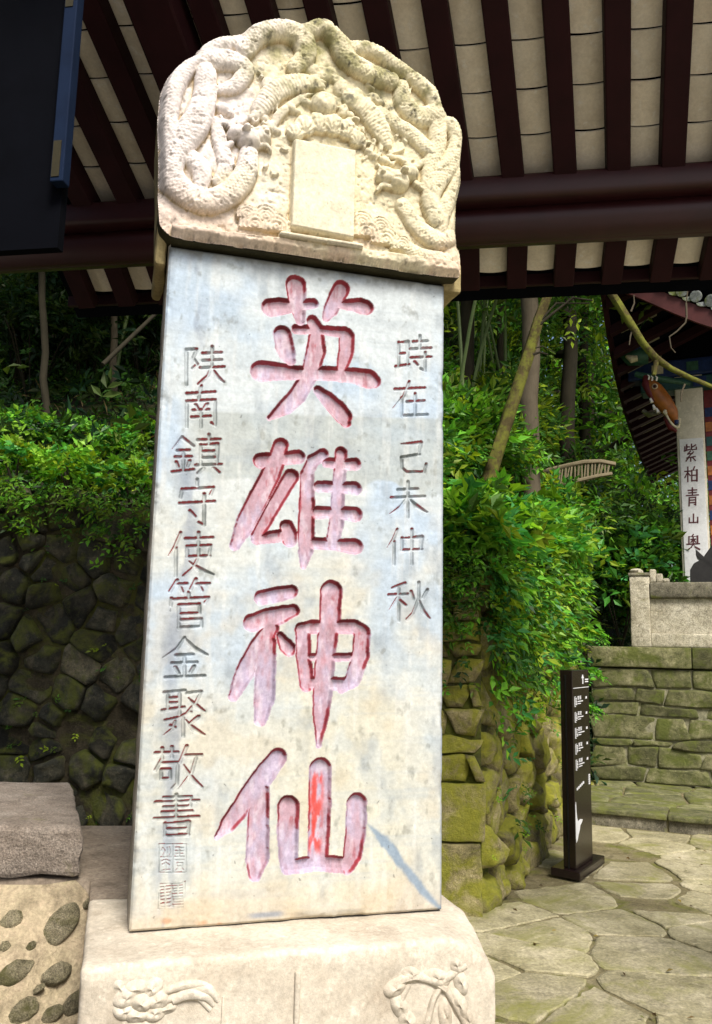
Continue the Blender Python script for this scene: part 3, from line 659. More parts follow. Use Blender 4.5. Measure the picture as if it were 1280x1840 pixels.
PLACE = [('時', 709, 601, 777, 673), ('在', 702, 683, 770, 752), ('己', 710, 789, 770, 853), ('未', 696, 863, 771, 932), ('仲', 693, 948, 764, 1016), ('秋', 696, 1042, 773, 1118),
 ('陕', 326, 621, 403, 693), ('南', 326, 692, 397, 769), ('鎮', 306, 781, 398, 854), ('守', 319, 860, 390, 950), ('使', 301, 953, 386, 1038), ('管', 299, 1040, 380, 1130),
 ('金', 289, 1143, 375, 1221), ('聚', 289, 1236, 370, 1325), ('敬', 276, 1339, 364, 1422), ('書', 275, 1427, 359, 1504)]
def small_strokes(ch, x0, y0, x1, y1, r):
    out = []
    for s in SMALL[ch].split('|'):
        pts = [tuple(float(v) for v in p.split(',')) for p in s.split()]
        d = (pts[-1][0] - pts[0][0], pts[-1][1] - pts[0][1]); diag = abs(d[0]) > 14 and d[1] > 22 and len(pts) < 4
        res = []
        for i, p in enumerate(pts):
            k = 1.0
            if diag and d[0] < 0 and i == len(pts) - 1: k = 0.35
            if diag and d[0] > 0: k = 0.55 if i == 0 else (0.7 if i == len(pts) - 1 else 1.5)
            # horizontals climb a little to the right as brushed strokes do
            yy = p[1] - (p[0] - 50) * 0.05
            res.append((x0 + (x1 - x0) * p[0] / 100, y0 + (y1 - y0) * yy / 100, r * k * (1.15 if (i == 0 and not diag) else 1)))
        out.append(res)
    return out
def to_slab(strokes): return [[spx(p[0], p[1]) + (p[2],) for p in st] for st in strokes]
CHARS = []      # (name, strokes in metres, depth, wall width, big?)
for ox, oy, sc, sts in BIG:   # a touch fatter than measured along the painted floor
    CHARS.append(('carved_character', [[spx(ox + p[0] / sc, oy + p[1] / sc) + (p[2] / sc * PXM * 1.06 + .0008,) for p in st] for st in sts], 0.0135, 0.0092, 1))
for ch, x0, y0, x1, y1 in PLACE:
    CHARS.append(('carved_character', to_slab(small_strokes(ch, x0, y0, x1, y1, 3.4 * PXM)), 0.0075, 0.0050, 0))
def seal(x0, y0, x1, y1, lines):
    return to_slab([[(x0 + (x1 - x0) * float(p.split(',')[0]) / 100, y0 + (y1 - y0) * float(p.split(',')[1]) / 100, 1.15 * PXM) for p in s.split()] for s in lines.split('|')])
CHARS.append(('carved_seal', seal(286, 1517, 335, 1568, '0,0 100,0 100,100 0,100 0,0|50,0 50,100|8,24 14,12 22,24 14,40|30,12 30,44|38,10 42,30 36,44|6,46 44,46|10,60 24,54 40,60|12,72 26,66 38,74|24,54 24,94|10,92 40,90|60,12 90,12|60,24 90,24|62,34 88,34|58,44 92,44|75,12 75,44|60,56 92,56|66,66 86,66 86,78 66,78 66,66|68,84 62,92|84,84 90,92'), 0.0035, 0.0025, 0))
CHARS.append(('carved_seal', seal(286, 1585, 331, 1632, '0,2 98,0 100,98 2,100 0,2|4,14 46,10|6,26 44,22|22,12 24,48|8,38 44,34|8,50 40,46|10,62 44,58|26,50 26,96|8,76 44,72|10,90 44,88|56,10 94,8|58,20 94,18|60,30 92,28|56,40 96,38|76,8 76,50|58,52 94,50|60,62 92,60|62,72 92,70|58,82 94,80|60,92 94,90'), 0.0035, 0.0026, 0))

uA0, uA1 = spx(405, 1000)[0], spx(690, 900)[0]
def span(a, b, st): n = max(2, int(round((b - a) / st))); return np.linspace(a, b, n + 1)
uL1 = spx(405, 660)[0]; uR0 = spx(690, 1080)[0]; uR1 = spx(785, 640)[0]
us = np.concatenate([span(0, uL1, 0.0017)[:-1], span(uL1, uR0, 0.0025)[:-1], span(uR0, uR1, 0.0018)[:-1], span(uR1, SW, 0.004)])
vs_ = span(Z0, ST, 0.0020)
U, V_ = np.meshgrid(us, vs_)
dep = np.zeros(U.shape); cid = np.full(U.shape, -1, int); big = np.zeros(U.shape)
wob = (fbm(U * 60, V_ * 60, seed=5, oct=3) - 0.5)
for k, (nm, st, d, w, bg_) in enumerate(CHARS):
    ins = strokes_field(U, V_, st) + wob * (0.004 if bg_ else 0.0012)
    if nm == 'carved_seal' and k == len(CHARS) - 1:         # second seal: lines stand, field sunk
        xs = [p[0] for q in st for p in q]; ys = [p[1] for q in st for p in q]
        boxm = (U > min(xs)) & (U < max(xs)) & (V_ > min(ys)) & (V_ < max(ys)); ins = np.where(boxm, -ins + 0.0004, -1)
    dd = np.where(ins > 0, d * sstep(-0.0005, w, ins) + (0.0035 * np.clip(ins / 0.03, 0, 1) if bg_ else 0), 0)
    m = dd > np.maximum(dep, 1e-5); dep[m] = dd[m]; cid[m] = k; big[m] = bg_
if True:                                                     # brush streaks cut along the big strokes
    dep += np.where(big > 0, (fbm(U * 300, V_ * 40, seed=9, oct=2) - 0.5) * 0.0016 * sstep(0.004, 0.012, dep), 0)
du = np.gradient(dep, us, axis=1); dv = np.gradient(dep, vs_, axis=0)
edge = np.minimum(np.minimum(U, SW - U), np.minimum(V_ - Z0, ST - V_))
chip = np.clip(0.006 - edge, 0, 1) * 1.0 + 0.007 * sstep(0.55, 0.8, fbm(U * 14, V_ * 14, seed=21)) * sstep(0.022, 0.0, edge)
Ys = dep + (fbm(U * 5, V_ * 5, seed=2) - 0.5) * 0.006 + (fbm(U * 40, V_ * 40, seed=4) - 0.5) * 0.0012 + chip
# colour of the face: washed bluish white, cream lower down, grey mended band, stains, darker top edge
def cl(*c): return np.array(lin(*c)[:3])
white, bluew, cream, grey, warm = cl(200, 209, 213), cl(178, 196, 214), cl(208, 203, 180), cl(172, 179, 176), cl(200, 178, 146)
fv = (V_ - Z0) / (ST - Z0); fu = U / SW
n1 = fbm(U * 6, V_ * 6, seed=31); n2 = fbm(U * 18, V_ * 9, seed=32); n3 = fbm(U * 45, V_ * 30, seed=33)
def lerp(a, b, t): return a + (b - a) * np.clip(t, 0, 1)[..., None]
colr = lerp(np.broadcast_to(white, U.shape + (3,)), bluew, sstep(0.45, 0.7, n1) * 0.9)
colr = lerp(colr, cream, sstep(0.75, 0.15, fv + (n1 - 0.5) * 0.6) * 0.55)
colr = lerp(colr, cream, sstep(0.25, 0.12, np.abs(fu - 0.62 + (n1 - .5) * .3)) * sstep(0.7, 0.3, fv) * 0.5)
yb0 = spx(520, 745)[1]; yb1 = spx(520, 850)[1]; yb0r = spx(790, 745)[1]
bt = yb0 + (yb0r - yb0) * (fu - 0.4) + (n1 - 0.5) * 0.02; bb = yb1 + (n1 - 0.5) * 0.10 - 0.03 * fu
band = sstep(bt + 0.006, bt - 0.004, V_) * sstep(bb - 0.006, bb + 0.006, V_) * sstep(0.05, 0.14, fu)
colr = lerp(colr, grey, band * 0.75)
n4 = fbm(U * 3.2, V_ * 70, seed=35); n5 = fbm(U * 55, V_ * 5, seed=36); n6 = fbm(U * 11 + 3, V_ * 11, seed=37)
colr = lerp(colr, cl(170, 182, 190), sstep(0.50, 0.75, n4) * 0.28); colr = lerp(colr, cl(222, 224, 220), sstep(0.52, 0.75, n5) * 0.3)
colr = lerp(colr, cl(204, 188, 156), sstep(0.55, 0.75, n6) * sstep(.75, .35, fv) * 0.30); colr = lerp(colr, cl(176, 192, 204), sstep(0.55, 0.72, 1 - n6) * 0.30)
colr = lerp(colr, cl(142, 152, 160), sstep(0.60, 0.82, n2) * 0.45)
colr = lerp(colr, cl(120, 122, 112), sstep(0.66, 0.85, n3) * 0.45)
colr = lerp(colr, warm, sstep(0.06, 0.0, fv + (n1 - .5) * .08) * 0.5)
colr = lerp(colr, cl(140, 150, 165), sstep(0.05, 0.0, np.abs(fu - 0.10 + (n1 - .5) * .06)) * sstep(.45, .6, n2) * 0.6)
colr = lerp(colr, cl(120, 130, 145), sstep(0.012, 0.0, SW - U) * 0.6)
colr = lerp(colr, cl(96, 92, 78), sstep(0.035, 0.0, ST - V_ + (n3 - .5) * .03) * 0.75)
sk = strokes_field(U, V_, to_slab([[(660, 1480, 2 * PXM), (690, 1510, 9 * PXM), (740, 1575, 9 * PXM), (765, 1605, 7 * PXM), (792, 1634, 5 * PXM)]]))
colr = lerp(colr, cl(128, 150, 172), sstep(-0.004, 0.008, sk + (n3 - .5) * 0.012) * 0.85)
for x, y, rr in [(300, 1655, 9), (365, 1658, 10), (395, 1660, 5)]:
    a, b = spx(x, y); colr = lerp(colr, cl(190, 130, 84), sstep(rr * PXM, 0, np.hypot((U - a) * .7, (V_ - b) * 1.6) + (n3 - .5) * .02) * 0.55)
a, b = spx(480, 1644); colr = lerp(colr, cl(140, 148, 160), sstep(0.06, 0.02, np.abs(U - a) + (n3 - .5) * .03) * sstep(0.012, 0.002, np.abs(V_ - b)) * 0.8)
# paint left in the cuts: red on the sheltered upper walls, deepened by painted-in shade, rubbed to lilac on the floors
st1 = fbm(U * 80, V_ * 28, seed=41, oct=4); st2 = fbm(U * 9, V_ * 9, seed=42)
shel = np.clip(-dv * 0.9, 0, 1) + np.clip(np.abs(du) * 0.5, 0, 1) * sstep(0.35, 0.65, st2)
lilac, pink, red, shade_red = cl(186, 174, 196), cl(188, 156, 168), cl(160, 36, 48), cl(70, 22, 24)
gl = lerp(np.broadcast_to(lilac, U.shape + (3,)), pink, sstep(0.30, 0.62, st2 * 0.6 + st1 * 0.4 + 0.12 * (fv - .4)))
gl = lerp(gl, red, sstep(0.58, 0.78, st1) * sstep(0.45, 0.7, st2) * 0.6)
gl = lerp(gl, cl(222, 212, 222), sstep(0.52, 0.72, fbm(U * 70, V_ * 24, seed=47, oct=4)) * 0.4); gl = lerp(gl, cl(150, 110, 118), sstep(0.58, 0.75, fbm(U * 60, V_ * 30, seed=48, oct=4)) * 0.35)
gl = lerp(gl, red, sstep(0.2, 0.7, shel) * 0.9); gl = lerp(gl, shade_red, sstep(0.55, 1.1, shel) * sstep(0.40, 0.62, n2) * 0.6)
a0, b0 = spx(570, 1400); a1, b1 = spx(565, 1540)
gl = lerp(gl, cl(214, 72, 60), sstep(0.028, 0.012, np.abs(U - a0)) * sstep(b1 - .02, b1 + .03, V_) * sstep(b0 + .03, b0 + .0, V_) * sstep(.3, .6, st1) * 0.9)
gs = lerp(colr * 0.86, cl(120, 128, 128), sstep(.45, .75, n3) * .5)
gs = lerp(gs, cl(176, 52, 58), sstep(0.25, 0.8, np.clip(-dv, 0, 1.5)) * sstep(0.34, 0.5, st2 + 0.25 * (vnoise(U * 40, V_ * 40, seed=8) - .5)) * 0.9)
isb = (big > 0)[..., None]
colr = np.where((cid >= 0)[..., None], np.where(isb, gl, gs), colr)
# rim of red just outside big strokes where paint strayed
co = np.stack([U.ravel(), Ys.ravel(), V_.ravel()], 1); cr = colr.reshape(-1, 3)
ii = np.arange(U.size).reshape(U.shape)
QQ = np.stack([ii[:-1, :-1], ii[:-1, 1:], ii[1:, 1:], ii[1:, :-1]], -1).reshape(-1, 4)
fid = cid.ravel()[QQ].max(1)
def submesh(name, co, cr, Q, mat, parent):
    u, inv = np.unique(Q, return_inverse=True)
    return link(name, mesh_np(name, co[u], inv.reshape(-1, 4), col=cr[u]), mat, parent)
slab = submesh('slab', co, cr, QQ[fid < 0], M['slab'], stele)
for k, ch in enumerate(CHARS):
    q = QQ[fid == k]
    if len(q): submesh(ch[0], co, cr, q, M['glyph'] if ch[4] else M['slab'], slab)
mb = MB(); n = 40; V = []; F = []
for i in range(n + 1):                                       # sides and back of the slab
    z = Z0 - 0.03 + (ST + 0.06 - Z0) * i / n; j = 0.0011 * math.sin(i * 1.7) + 0.0009 * math.sin(i * 4.1)
    V += [(0.004 + j * .3, 0.009, z), (-0.002 + j, 0.03, z), (-0.002 + j, STH - .02, z), (0.01, STH, z), (SW - 0.01, STH, z), (SW + 0.002 - j, STH - .02, z), (SW + 0.002 - j, 0.03, z), (SW - 0.004, 0.009, z)]
for i in range(n):
    for k in range(7): F.append((i * 8 + k, i * 8 + 8 + k, i * 8 + 8 + k + 1, i * 8 + k + 1))
mb.add(V, F).build('slab_side', M['slabside'], slab, smooth=True)

# --- dragon cap: carved relief
CY = -0.045                                                  # front ground plane of the cap
def cpx(x, y): return spx(260 + x / 2.1333, y / 2.1333, CY)
CSC = PXM / 2.1333 * 1.03
OUT = [(58, 862), (52, 760), (55, 600), (50, 450), (60, 340), (90, 272), (140, 225), (188, 206), (206, 168), (262, 137), (325, 133), (360, 126), (398, 97), (470, 78), (540, 75), (590, 92), (645, 70), (705, 82), (750, 118), (775, 147), (830, 140), (900, 170), (960, 214), (1020, 260), (1080, 300), (1130, 350), (1152, 428), (1190, 450), (1220, 490), (1230, 540), (1222, 610), (1227, 680), (1208, 760), (1205, 880), (1212, 960), (1216, 1062), (1145, 1058), (900, 1022), (600, 978), (300, 934), (104, 905)]
outl = [cpx(*p) for p in OUT]
NTOP = 35
dense = []
for i in range(len(outl)):
    a, b = np.array(outl[i]), np.array(outl[(i + 1) % len(outl)]); m_ = max(1, int(np.linalg.norm(b - a) / 0.008))
    for k in range(m_): dense.append(a + (b - a) * k / m_)
dense = np.array(dense)
for _ in range(3): dense = 0.5 * dense + 0.25 * (np.roll(dense, 1, 0) + np.roll(dense, -1, 0))
u0, u1 = dense[:, 0].min(), dense[:, 0].max(); v0, v1 = dense[:, 1].min(), dense[:, 1].max()
cu = span(u0 - .004, u1 + .004, 0.0026); cv = span(v0 - .004, v1 + .004, 0.0026); U, V_ = np.meshgrid(cu, cv)
ins = np.zeros(U.shape, bool); x, y = dense[:, 0], dense[:, 1]; xn, yn = np.roll(x, -1), np.roll(y, -1)
dist = np.full(U.shape, 9.0); nx_, ny_ = np.zeros(U.shape), np.zeros(U.shape)
for i in range(len(dense)):
    c = ((y[i] > V_) != (yn[i] > V_)); ins ^= c & (U < (xn[i] - x[i]) * (V_ - y[i]) / (yn[i] - y[i] + 1e-12) + x[i])
    d = np.hypot(U - x[i], V_ - y[i]); mm = d < dist; dist[mm] = d[mm]; nx_[mm] = x[i]; ny_[mm] = y[i]
Hh = np.zeros(U.shape); cid = np.zeros(U.shape, int)         # 0 ground, 1 left dragon, 2 right dragon, 3 tablet, 4 pearl, 5 waves, 6 shell
Hh += (fbm(U * 22, V_ * 22, seed=61) - 0.5) * 0.012
def put(h, m, k):
    q = m & (h > Hh); Hh[q] = h[q]; cid[q] = k
def catmull(pts, n=7):
    P = [np.array(p, float) for p in pts]; P = [2 * P[0] - P[1]] + P + [2 * P[-1] - P[-2]]; o = []
    for i in range(1, len(P) - 2):
        for k in range(n):
            t = k / n; o.append(0.5 * ((2 * P[i]) + (-P[i - 1] + P[i + 1]) * t + (2 * P[i - 1] - 5 * P[i] + 4 * P[i + 1] - P[i + 2]) * t * t + (-P[i - 1] + 3 * P[i] - 3 * P[i + 1] + P[i + 2]) * t ** 3))
    return o + [P[-2]]
wearn = fbm(U * 12, V_ * 12, seed=68)
def strand(pts, amp, base, k, scale=True, rings=False):
    amp = amp * 0.74
    P = catmull(pts); Q_ = [(cpx(p[0], p[1]) + (p[2] * CSC,)) for p in P]
    bt = np.full(U.shape, 9.0); bs = np.zeros(U.shape); bl = np.zeros(U.shape); br = np.zeros(U.shape); acc = 0.0
    for (x0, y0, r0), (x1, y1, r1) in zip(Q_[:-1], Q_[1:]):
        dx, dy = x1 - x0, y1 - y0; L = math.hypot(dx, dy) + 1e-9; R = max(r0, r1) + .004
        i0, i1 = np.searchsorted(cv, [min(y0, y1) - R, max(y0, y1) + R]); j0, j1 = np.searchsorted(cu, [min(x0, x1) - R, max(x0, x1) + R])
        u, v = U[i0:i1, j0:j1], V_[i0:i1, j0:j1]
        t = np.clip(((u - x0) * dx + (v - y0) * dy) / L ** 2, 0, 1); ex, ey = u - x0 - dx * t, v - y0 - dy * t
        r = r0 + (r1 - r0) * t; tt = np.hypot(ex, ey) / r; b = bt[i0:i1, j0:j1]; m = tt < b
        b[m] = tt[m]; bs[i0:i1, j0:j1][m] = (acc + L * t)[m]; bl[i0:i1, j0:j1][m] = (np.sign(dx * ey - dy * ex) * np.hypot(ex, ey))[m]; br[i0:i1, j0:j1][m] = r[m]; acc += L
    m = bt < 1
    h = np.where(m, base + amp * br * np.sqrt(np.clip(1 - bt ** 2, 0, 1)), -1)
    ang = np.arcsin(np.clip(bl / np.maximum(br, 1e-6), -1, 1))
    if scale:
        p_, q_ = 0.0115, 0.27
        row = np.floor(ang / q_); fa = ang / q_ - row - 0.5; ss = bs / p_ + 0.5 * (row % 2); fs = ss - np.floor(ss)
        e = fs + 1.4 * fa ** 2; e = e - np.floor(e)
        h = h + np.where(m, 0.0040 * (1 - e) * (1 - bt ** 4) * sstep(.18, .45, wearn), 0)
    if rings:
        h = h + np.where(m, 0.003 * np.abs(np.sin(bs / 0.011 * math.pi)), 0)
    put(h, m, k)
def blob(x, y, rx, ry, amp, k, rot=0.0, base=0.0):
    a, b = cpx(x, y); c, s = math.cos(rot), math.sin(rot); ex, ey = U - a, V_ - b
    e = ((ex * c + ey * s) / (rx * CSC)) ** 2 + ((-ex * s + ey * c) / (ry * CSC)) ** 2
    put(np.where(e < 1, base + amp * np.sqrt(np.clip(1 - e, 0, 1)), -1), e < 1, k)
# waves at the foot
for cx, cy, R in [(420, 870, 60), (500, 880, 60), (460, 840, 50), (390, 830, 40), (850, 900, 62), (920, 930, 60), (830, 860, 50), (900, 880, 46), (980, 950, 46)]:
    a, b = cpx(cx, cy); d = np.hypot(U - a, V_ - b) / (R * CSC); m = (d < 1) & (V_ > b - 0.012)
    put(np.where(m, 0.010 + 0.006 * np.abs(np.sin(d * math.pi * 3.5)) + 0.006 * (1 - d), -1), m, 5)
# clouds and tufts
for x_, y_, r_ in [(470, 330, 36), (430, 440, 34), (480, 490, 30), (560, 420, 26), (640, 270, 40), (700, 290, 44), (750, 340, 40), (650, 320, 30), (820, 370, 34), (880, 380, 30), (760, 430, 30), (620, 400, 26), (780, 480, 28), (860, 590, 24), (920, 620, 26), (300, 420, 30), (330, 330, 30)]:
    blob(x_, y_, r_, r_ * 0.7, 0.018, 0, rot=x_ * 0.01); blob(x_ + r_ * .9, y_ + r_ * .5, r_ * .6, r_ * .5, 0.014, 0)
# dragons' coils
strand([(420, 160, 40), (310, 168, 46), (215, 205, 46), (145, 265, 48), (100, 350, 48), (82, 450, 46), (88, 530, 40)], 0.85, 0.004, 1)
strand([(225, 240, 38), (320, 240, 42), (385, 275, 36), (345, 335, 28), (285, 350, 18)], 0.85, 0.008, 1)
strand([(235, 290, 40), (228, 390, 46), (190, 490, 54), (122, 575, 54), (96, 660, 50), (140, 735, 50), (230, 778, 48), (320, 752, 46), (382, 680, 44), (398, 600, 36)], 0.9, 0.010, 1)
strand([(150, 590, 36), (215, 650, 40), (215, 720, 28)], 0.8, 0.004, 1)
strand([(270, 470, 22), (290, 550, 30), (310, 640, 30), (280, 700, 22)], 0.7, 0.004, 1)
strand([(380, 200, 38), (430, 140, 50), (510, 118, 54), (590, 150, 50), (615, 220, 42), (570, 270, 30)], 0.9, 0.012, 1)
strand([(610, 130, 38), (680, 112, 48), (738, 160, 48), (765, 230, 42), (840, 285, 42), (940, 320, 36)], 0.9, 0.014, 2)
strand([(790, 185, 38), (880, 192, 46), (960, 240, 50), (1040, 300, 52), (1108, 370, 52), (1118, 440, 48), (1045, 452, 44), (990, 400, 40), (985, 335, 30)], 0.88, 0.006, 2)
strand([(900, 430, 22), (960, 480, 32), (1020, 520, 36), (1085, 580, 36)], 0.85, 0.004, 2)
strand([(1120, 470, 40), (1118, 560, 38), (1095, 640, 36), (1085, 720, 34)], 0.8, 0.006, 2)
strand([(1178, 480, 42), (1196, 550, 40), (1170, 630, 40), (1120, 700, 40), (1092, 770, 38), (1112, 850, 36)], 0.88, 0.010, 2)
strand([(1195, 640, 28), (1192, 720, 34), (1150, 800, 34), (1130, 880, 30)], 0.85, 0.004, 2)
strand([(990, 790, 34), (1045, 875, 38), (1120, 925, 40), (1190, 905, 28)], 0.8, 0.004, 2)
strand([(980, 940, 30), (1060, 985, 34), (1150, 1000, 34)], 0.6, 0.002, 2)
# limbs with ringed joints
strand([(440, 425, 34), (495, 360, 42), (580, 325, 40), (655, 325, 26)], 0.75, 0.006, 1, False, True)
strand([(480, 500, 14), (520, 440, 18), (600, 380, 14)], 0.7, 0.006, 1, False)
strand([(785, 385, 36), (850, 430, 46), (898, 500, 42), (928, 560, 22)], 0.75, 0.006, 2, False, True)
for a in (-28, 0, 28): strand([(905 + a, 545, 10), (900 + a * 1.4, 590, 9), (885 + a * 1.8, 615, 4)], 0.9, 0.006, 2, False)
for a in (-24, 0, 24): strand([(640, 300 + a, 11), (675, 300 + a * 1.4, 9), (690, 315 + a * 1.6, 4)], 0.9, 0.006, 1, False)
# heads
for (k, dx, mir) in ((1, 0, 1), (2, 0, -1)):
    hx, hy = (400, 545) if k == 1 else (965, 700)
    T = lambda x_, y_: (hx + mir * x_, hy + y_)
    blob(*T(0, 0), 52, 46, 0.045, k); blob(*T(45, -8), 40, 30, 0.040, k); blob(*T(-45, -25), 42, 32, 0.040, k, 0.4)
    strand([T(20, -30) + (12,), T(60, -40) + (12,), T(75, -15) + (8,)], 1.0, 0.020, k, False)
    strand([T(-60, -50) + (14,), T(-110, -70) + (12,), T(-130, -20) + (8,)], 1.0, 0.012, k, False)
    strand([T(-40, -60) + (12,), T(-10, -85) + (11,), T(40, -95) + (6,)], 1.0, 0.012, k, False)
    strand([T(-70, 10) + (12,), T(-110, 40) + (12,), T(-100, 80) + (6,)], 1.0, 0.012, k, False)
    blob(*T(-15, -22), 15, 12, 0.016, k, 0, 0.046); blob(*T(62, -20), 12, 10, 0.012, k, 0, 0.034)
    strand([T(30, 25) + (10,), T(60, 20) + (10,), T(80, 40) + (6,)], 1.0, 0.018, k, False)
# shell fan, pearl, tablet
for x_, y_, r_ in [(575, 515, 36), (612, 490, 42), (665, 480, 44), (720, 488, 44), (770, 505, 42), (812, 540, 34)]:
    a, b = cpx(x_, y_); d = np.hypot(U - a, (V_ - b)) / (r_ * CSC); th = np.arctan2(V_ - b + r_ * CSC, U - a)
    m = d < 1; put(np.where(m, 0.012 + 0.016 * np.sqrt(np.clip(1 - d ** 2, 0, 1)) + 0.002 * np.cos(th * 16), -1), m, 6)
blob(683, 410, 54, 52, 0.045, 4); 
def quad(pts, h, k, soft=0.006):
    P = [cpx(*p) for p in pts]; dmin = np.full(U.shape, 9.0)
    for i in range(4):
        a, b = np.array(P[i]), np.array(P[(i + 1) % 4]); e = b - a; nn = np.array([e[1], -e[0]]) / np.linalg.norm(e)
        dmin = np.minimum(dmin, (U - a[0]) * nn[0] + (V_ - a[1]) * nn[1])
    m = dmin > 0; Hh[m] = np.where(dmin < soft, h * sstep(-0.002, soft, dmin), h)[m] if k != 0 else np.maximum(Hh, h)[m]; cid[m] = k
quad([(104, 868), (1206, 1012), (1214, 1075), (100, 912)], 0.020, 0)
quad([(566, 547), (806, 592), (798, 932), (552, 884)], 0.030, 3)
quad([(512, 903), (828, 952), (830, 968), (510, 918)], 0.036, 3, 0.003)
for q in range(70):                                          # chisel strokes: curled manes and cloud wisps over the ground
    x_, y_ = 260 + rng.uniform(-150, 760), rng.uniform(300, 720)
    if 540 < x_ < 820 and y_ > 470: continue
    a_ = rng.uniform(0, 6.28); cur = rng.uniform(-1.6, 1.6); L_ = rng.uniform(18, 44); pts_ = []
    for t in np.linspace(0, 1, 5): pts_.append((x_ + L_ * t * math.cos(a_ + cur * t), y_ + L_ * t * math.sin(a_ + cur * t), (7 - 4 * t)))
    strand(pts_, 1.1, 0.006 + rng.uniform(0, .006), 0, False)
Hh += (fbm(U * 90, V_ * 90, seed=63, oct=3) - 0.5) * 0.0045 * (cid != 3) + (fbm(U * 16, V_ * 16, seed=64) - 0.5) * 0.010 * (cid != 3)
pit = vnoise(U * 75, V_ * 75, seed=65); Hh -= 0.004 * sstep(.74, .92, pit) * (cid != 3)
RR = 0.05; dd = np.clip(dist, 0, RR); roll = RR - np.sqrt(np.clip(RR ** 2 - (RR - dd) ** 2, 0, None))
top_part = sstep(cpx(600, 870)[1] - .02, cpx(600, 800)[1], V_)
roll = np.where(V_ < 0, 0, roll) * (0.25 + 0.75 * top_part)
lipn = fbm(U * 26, V_ * 26, seed=66); Yc = CY - Hh * sstep(0, 0.02, dist) + roll + 0.02 * sstep(.5, .75, lipn) * sstep(0.03, 0.0, dist) * (1 - top_part)
cap_edge_y = CY + RR
n1 = fbm(U * 7, V_ * 7, seed=71); n2 = fbm(U * 25, V_ * 25, seed=72); n3 = fbm(U * 70, V_ * 70, seed=73)
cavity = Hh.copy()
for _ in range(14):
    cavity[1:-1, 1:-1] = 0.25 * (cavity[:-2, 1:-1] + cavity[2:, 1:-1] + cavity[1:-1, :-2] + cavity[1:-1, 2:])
fu = (U - u0) / (u1 - u0); fvv = (V_ - v0) / (v1 - v0)
lilacw, yel, ochre, gmoss, dgrey = cl(222, 214, 210), cl(220, 211, 180), cl(196, 172, 126), cl(128, 126, 76), cl(104, 100, 88)
colr = lerp(np.broadcast_to(lilacw, U.shape + (3,)), yel, sstep(0.1, 0.5, fu + (n1 - .5) * .5))
colr = lerp(colr, cl(214, 190, 170), sstep(.3, .0, fvv) * sstep(.35, .6, n1) * .7)
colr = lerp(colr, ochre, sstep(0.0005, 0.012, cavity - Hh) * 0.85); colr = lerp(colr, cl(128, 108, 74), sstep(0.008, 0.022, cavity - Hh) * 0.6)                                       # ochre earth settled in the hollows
colr = lerp(colr, gmoss, sstep(.62, .95, fvv + (n2 - .5) * .5) * sstep(.15, .35, fu) * sstep(.38, .6, n1 * .5 + n2 * .5) * .8)
colr = lerp(colr, dgrey, sstep(.60, .75, n3 * .5 + n2 * .5) * sstep(.45, .9, fvv + (fu - .4) * .5) * .75)
colr = lerp(colr, cl(70, 68, 60), sstep(.68, .8, n3) * .5)
colr = lerp(colr, cl(218, 212, 188), (cid == 3) * 0.75)
co = np.stack([U.ravel(), Yc.ravel(), V_.ravel()], 1)
inr = ins.ravel()
ii = np.arange(U.size).reshape(U.shape); QQ = np.stack([ii[:-1, :-1], ii[:-1, 1:], ii[1:, 1:], ii[1:, :-1]], -1).reshape(-1, 4)
kq = inr[QQ].sum(1) >= 2; QQ = QQ[kq]
used = np.zeros(U.size, bool); used[QQ.ravel()] = True
snap = used & ((~inr) | (dist.ravel() < 0.0022)); co[snap, 0] = nx_.ravel()[snap]; co[snap, 2] = ny_.ravel()[snap]
fid = cid.ravel()[QQ].max(1)
fid = np.where((cid.ravel()[QQ] == 0).sum(1) >= 2, 0, fid)
cap = submesh('cap', co, colr.reshape(-1, 3), QQ[fid == 0], M['cap'], stele)
fid = np.where((fid == 5) & (co[QQ[:, 0], 0] > cpx(683, 860)[0]), 7, fid)
for k, nm in ((1, 'dragon'), (2, 'dragon'), (3, 'tablet'), (4, 'pearl'), (5, 'wave_pattern'), (7, 'wave_pattern'), (6, 'shell_crest')):
    submesh(nm, co, colr.reshape(-1, 3), QQ[fid == k], M['cap'], cap)
# rim and back of the cap
nd = len(dense); ctr = dense.mean(0); V = []; cc_ = []
jj = fbm(np.arange(nd) * .15, np.zeros(nd), seed=77)
for q, (yl, sc) in enumerate([(CY + 0.0125, 1.0), (CY + RR, 1.001), (0.05, 1.003), (0.20, 1.002), (0.31, 0.995), (0.33, 0.96)]):
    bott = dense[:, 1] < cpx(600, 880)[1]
    for i in range(nd):
        p = ctr + (dense[i] - ctr) * (sc + (jj[i] - .5) * .01 * (q > 1)); V.append((p[0], yl if not (q == 0 and not bott[i]) else CY + RR - 0.002, p[1]))
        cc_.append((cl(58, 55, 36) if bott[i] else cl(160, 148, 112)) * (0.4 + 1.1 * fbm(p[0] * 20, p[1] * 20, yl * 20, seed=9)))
F = [(q * nd + i, (q + 1) * nd + i, (q + 1) * nd + (i + 1) % nd, q * nd + (i + 1) % nd) for q in range(5) for i in range(nd)]
me = mesh_np('cap_rim', V, lists=F + [[5 * nd + i for i in range(nd)]], col=np.array(cc_)); link('cap_rim', me, M['cap'], cap)
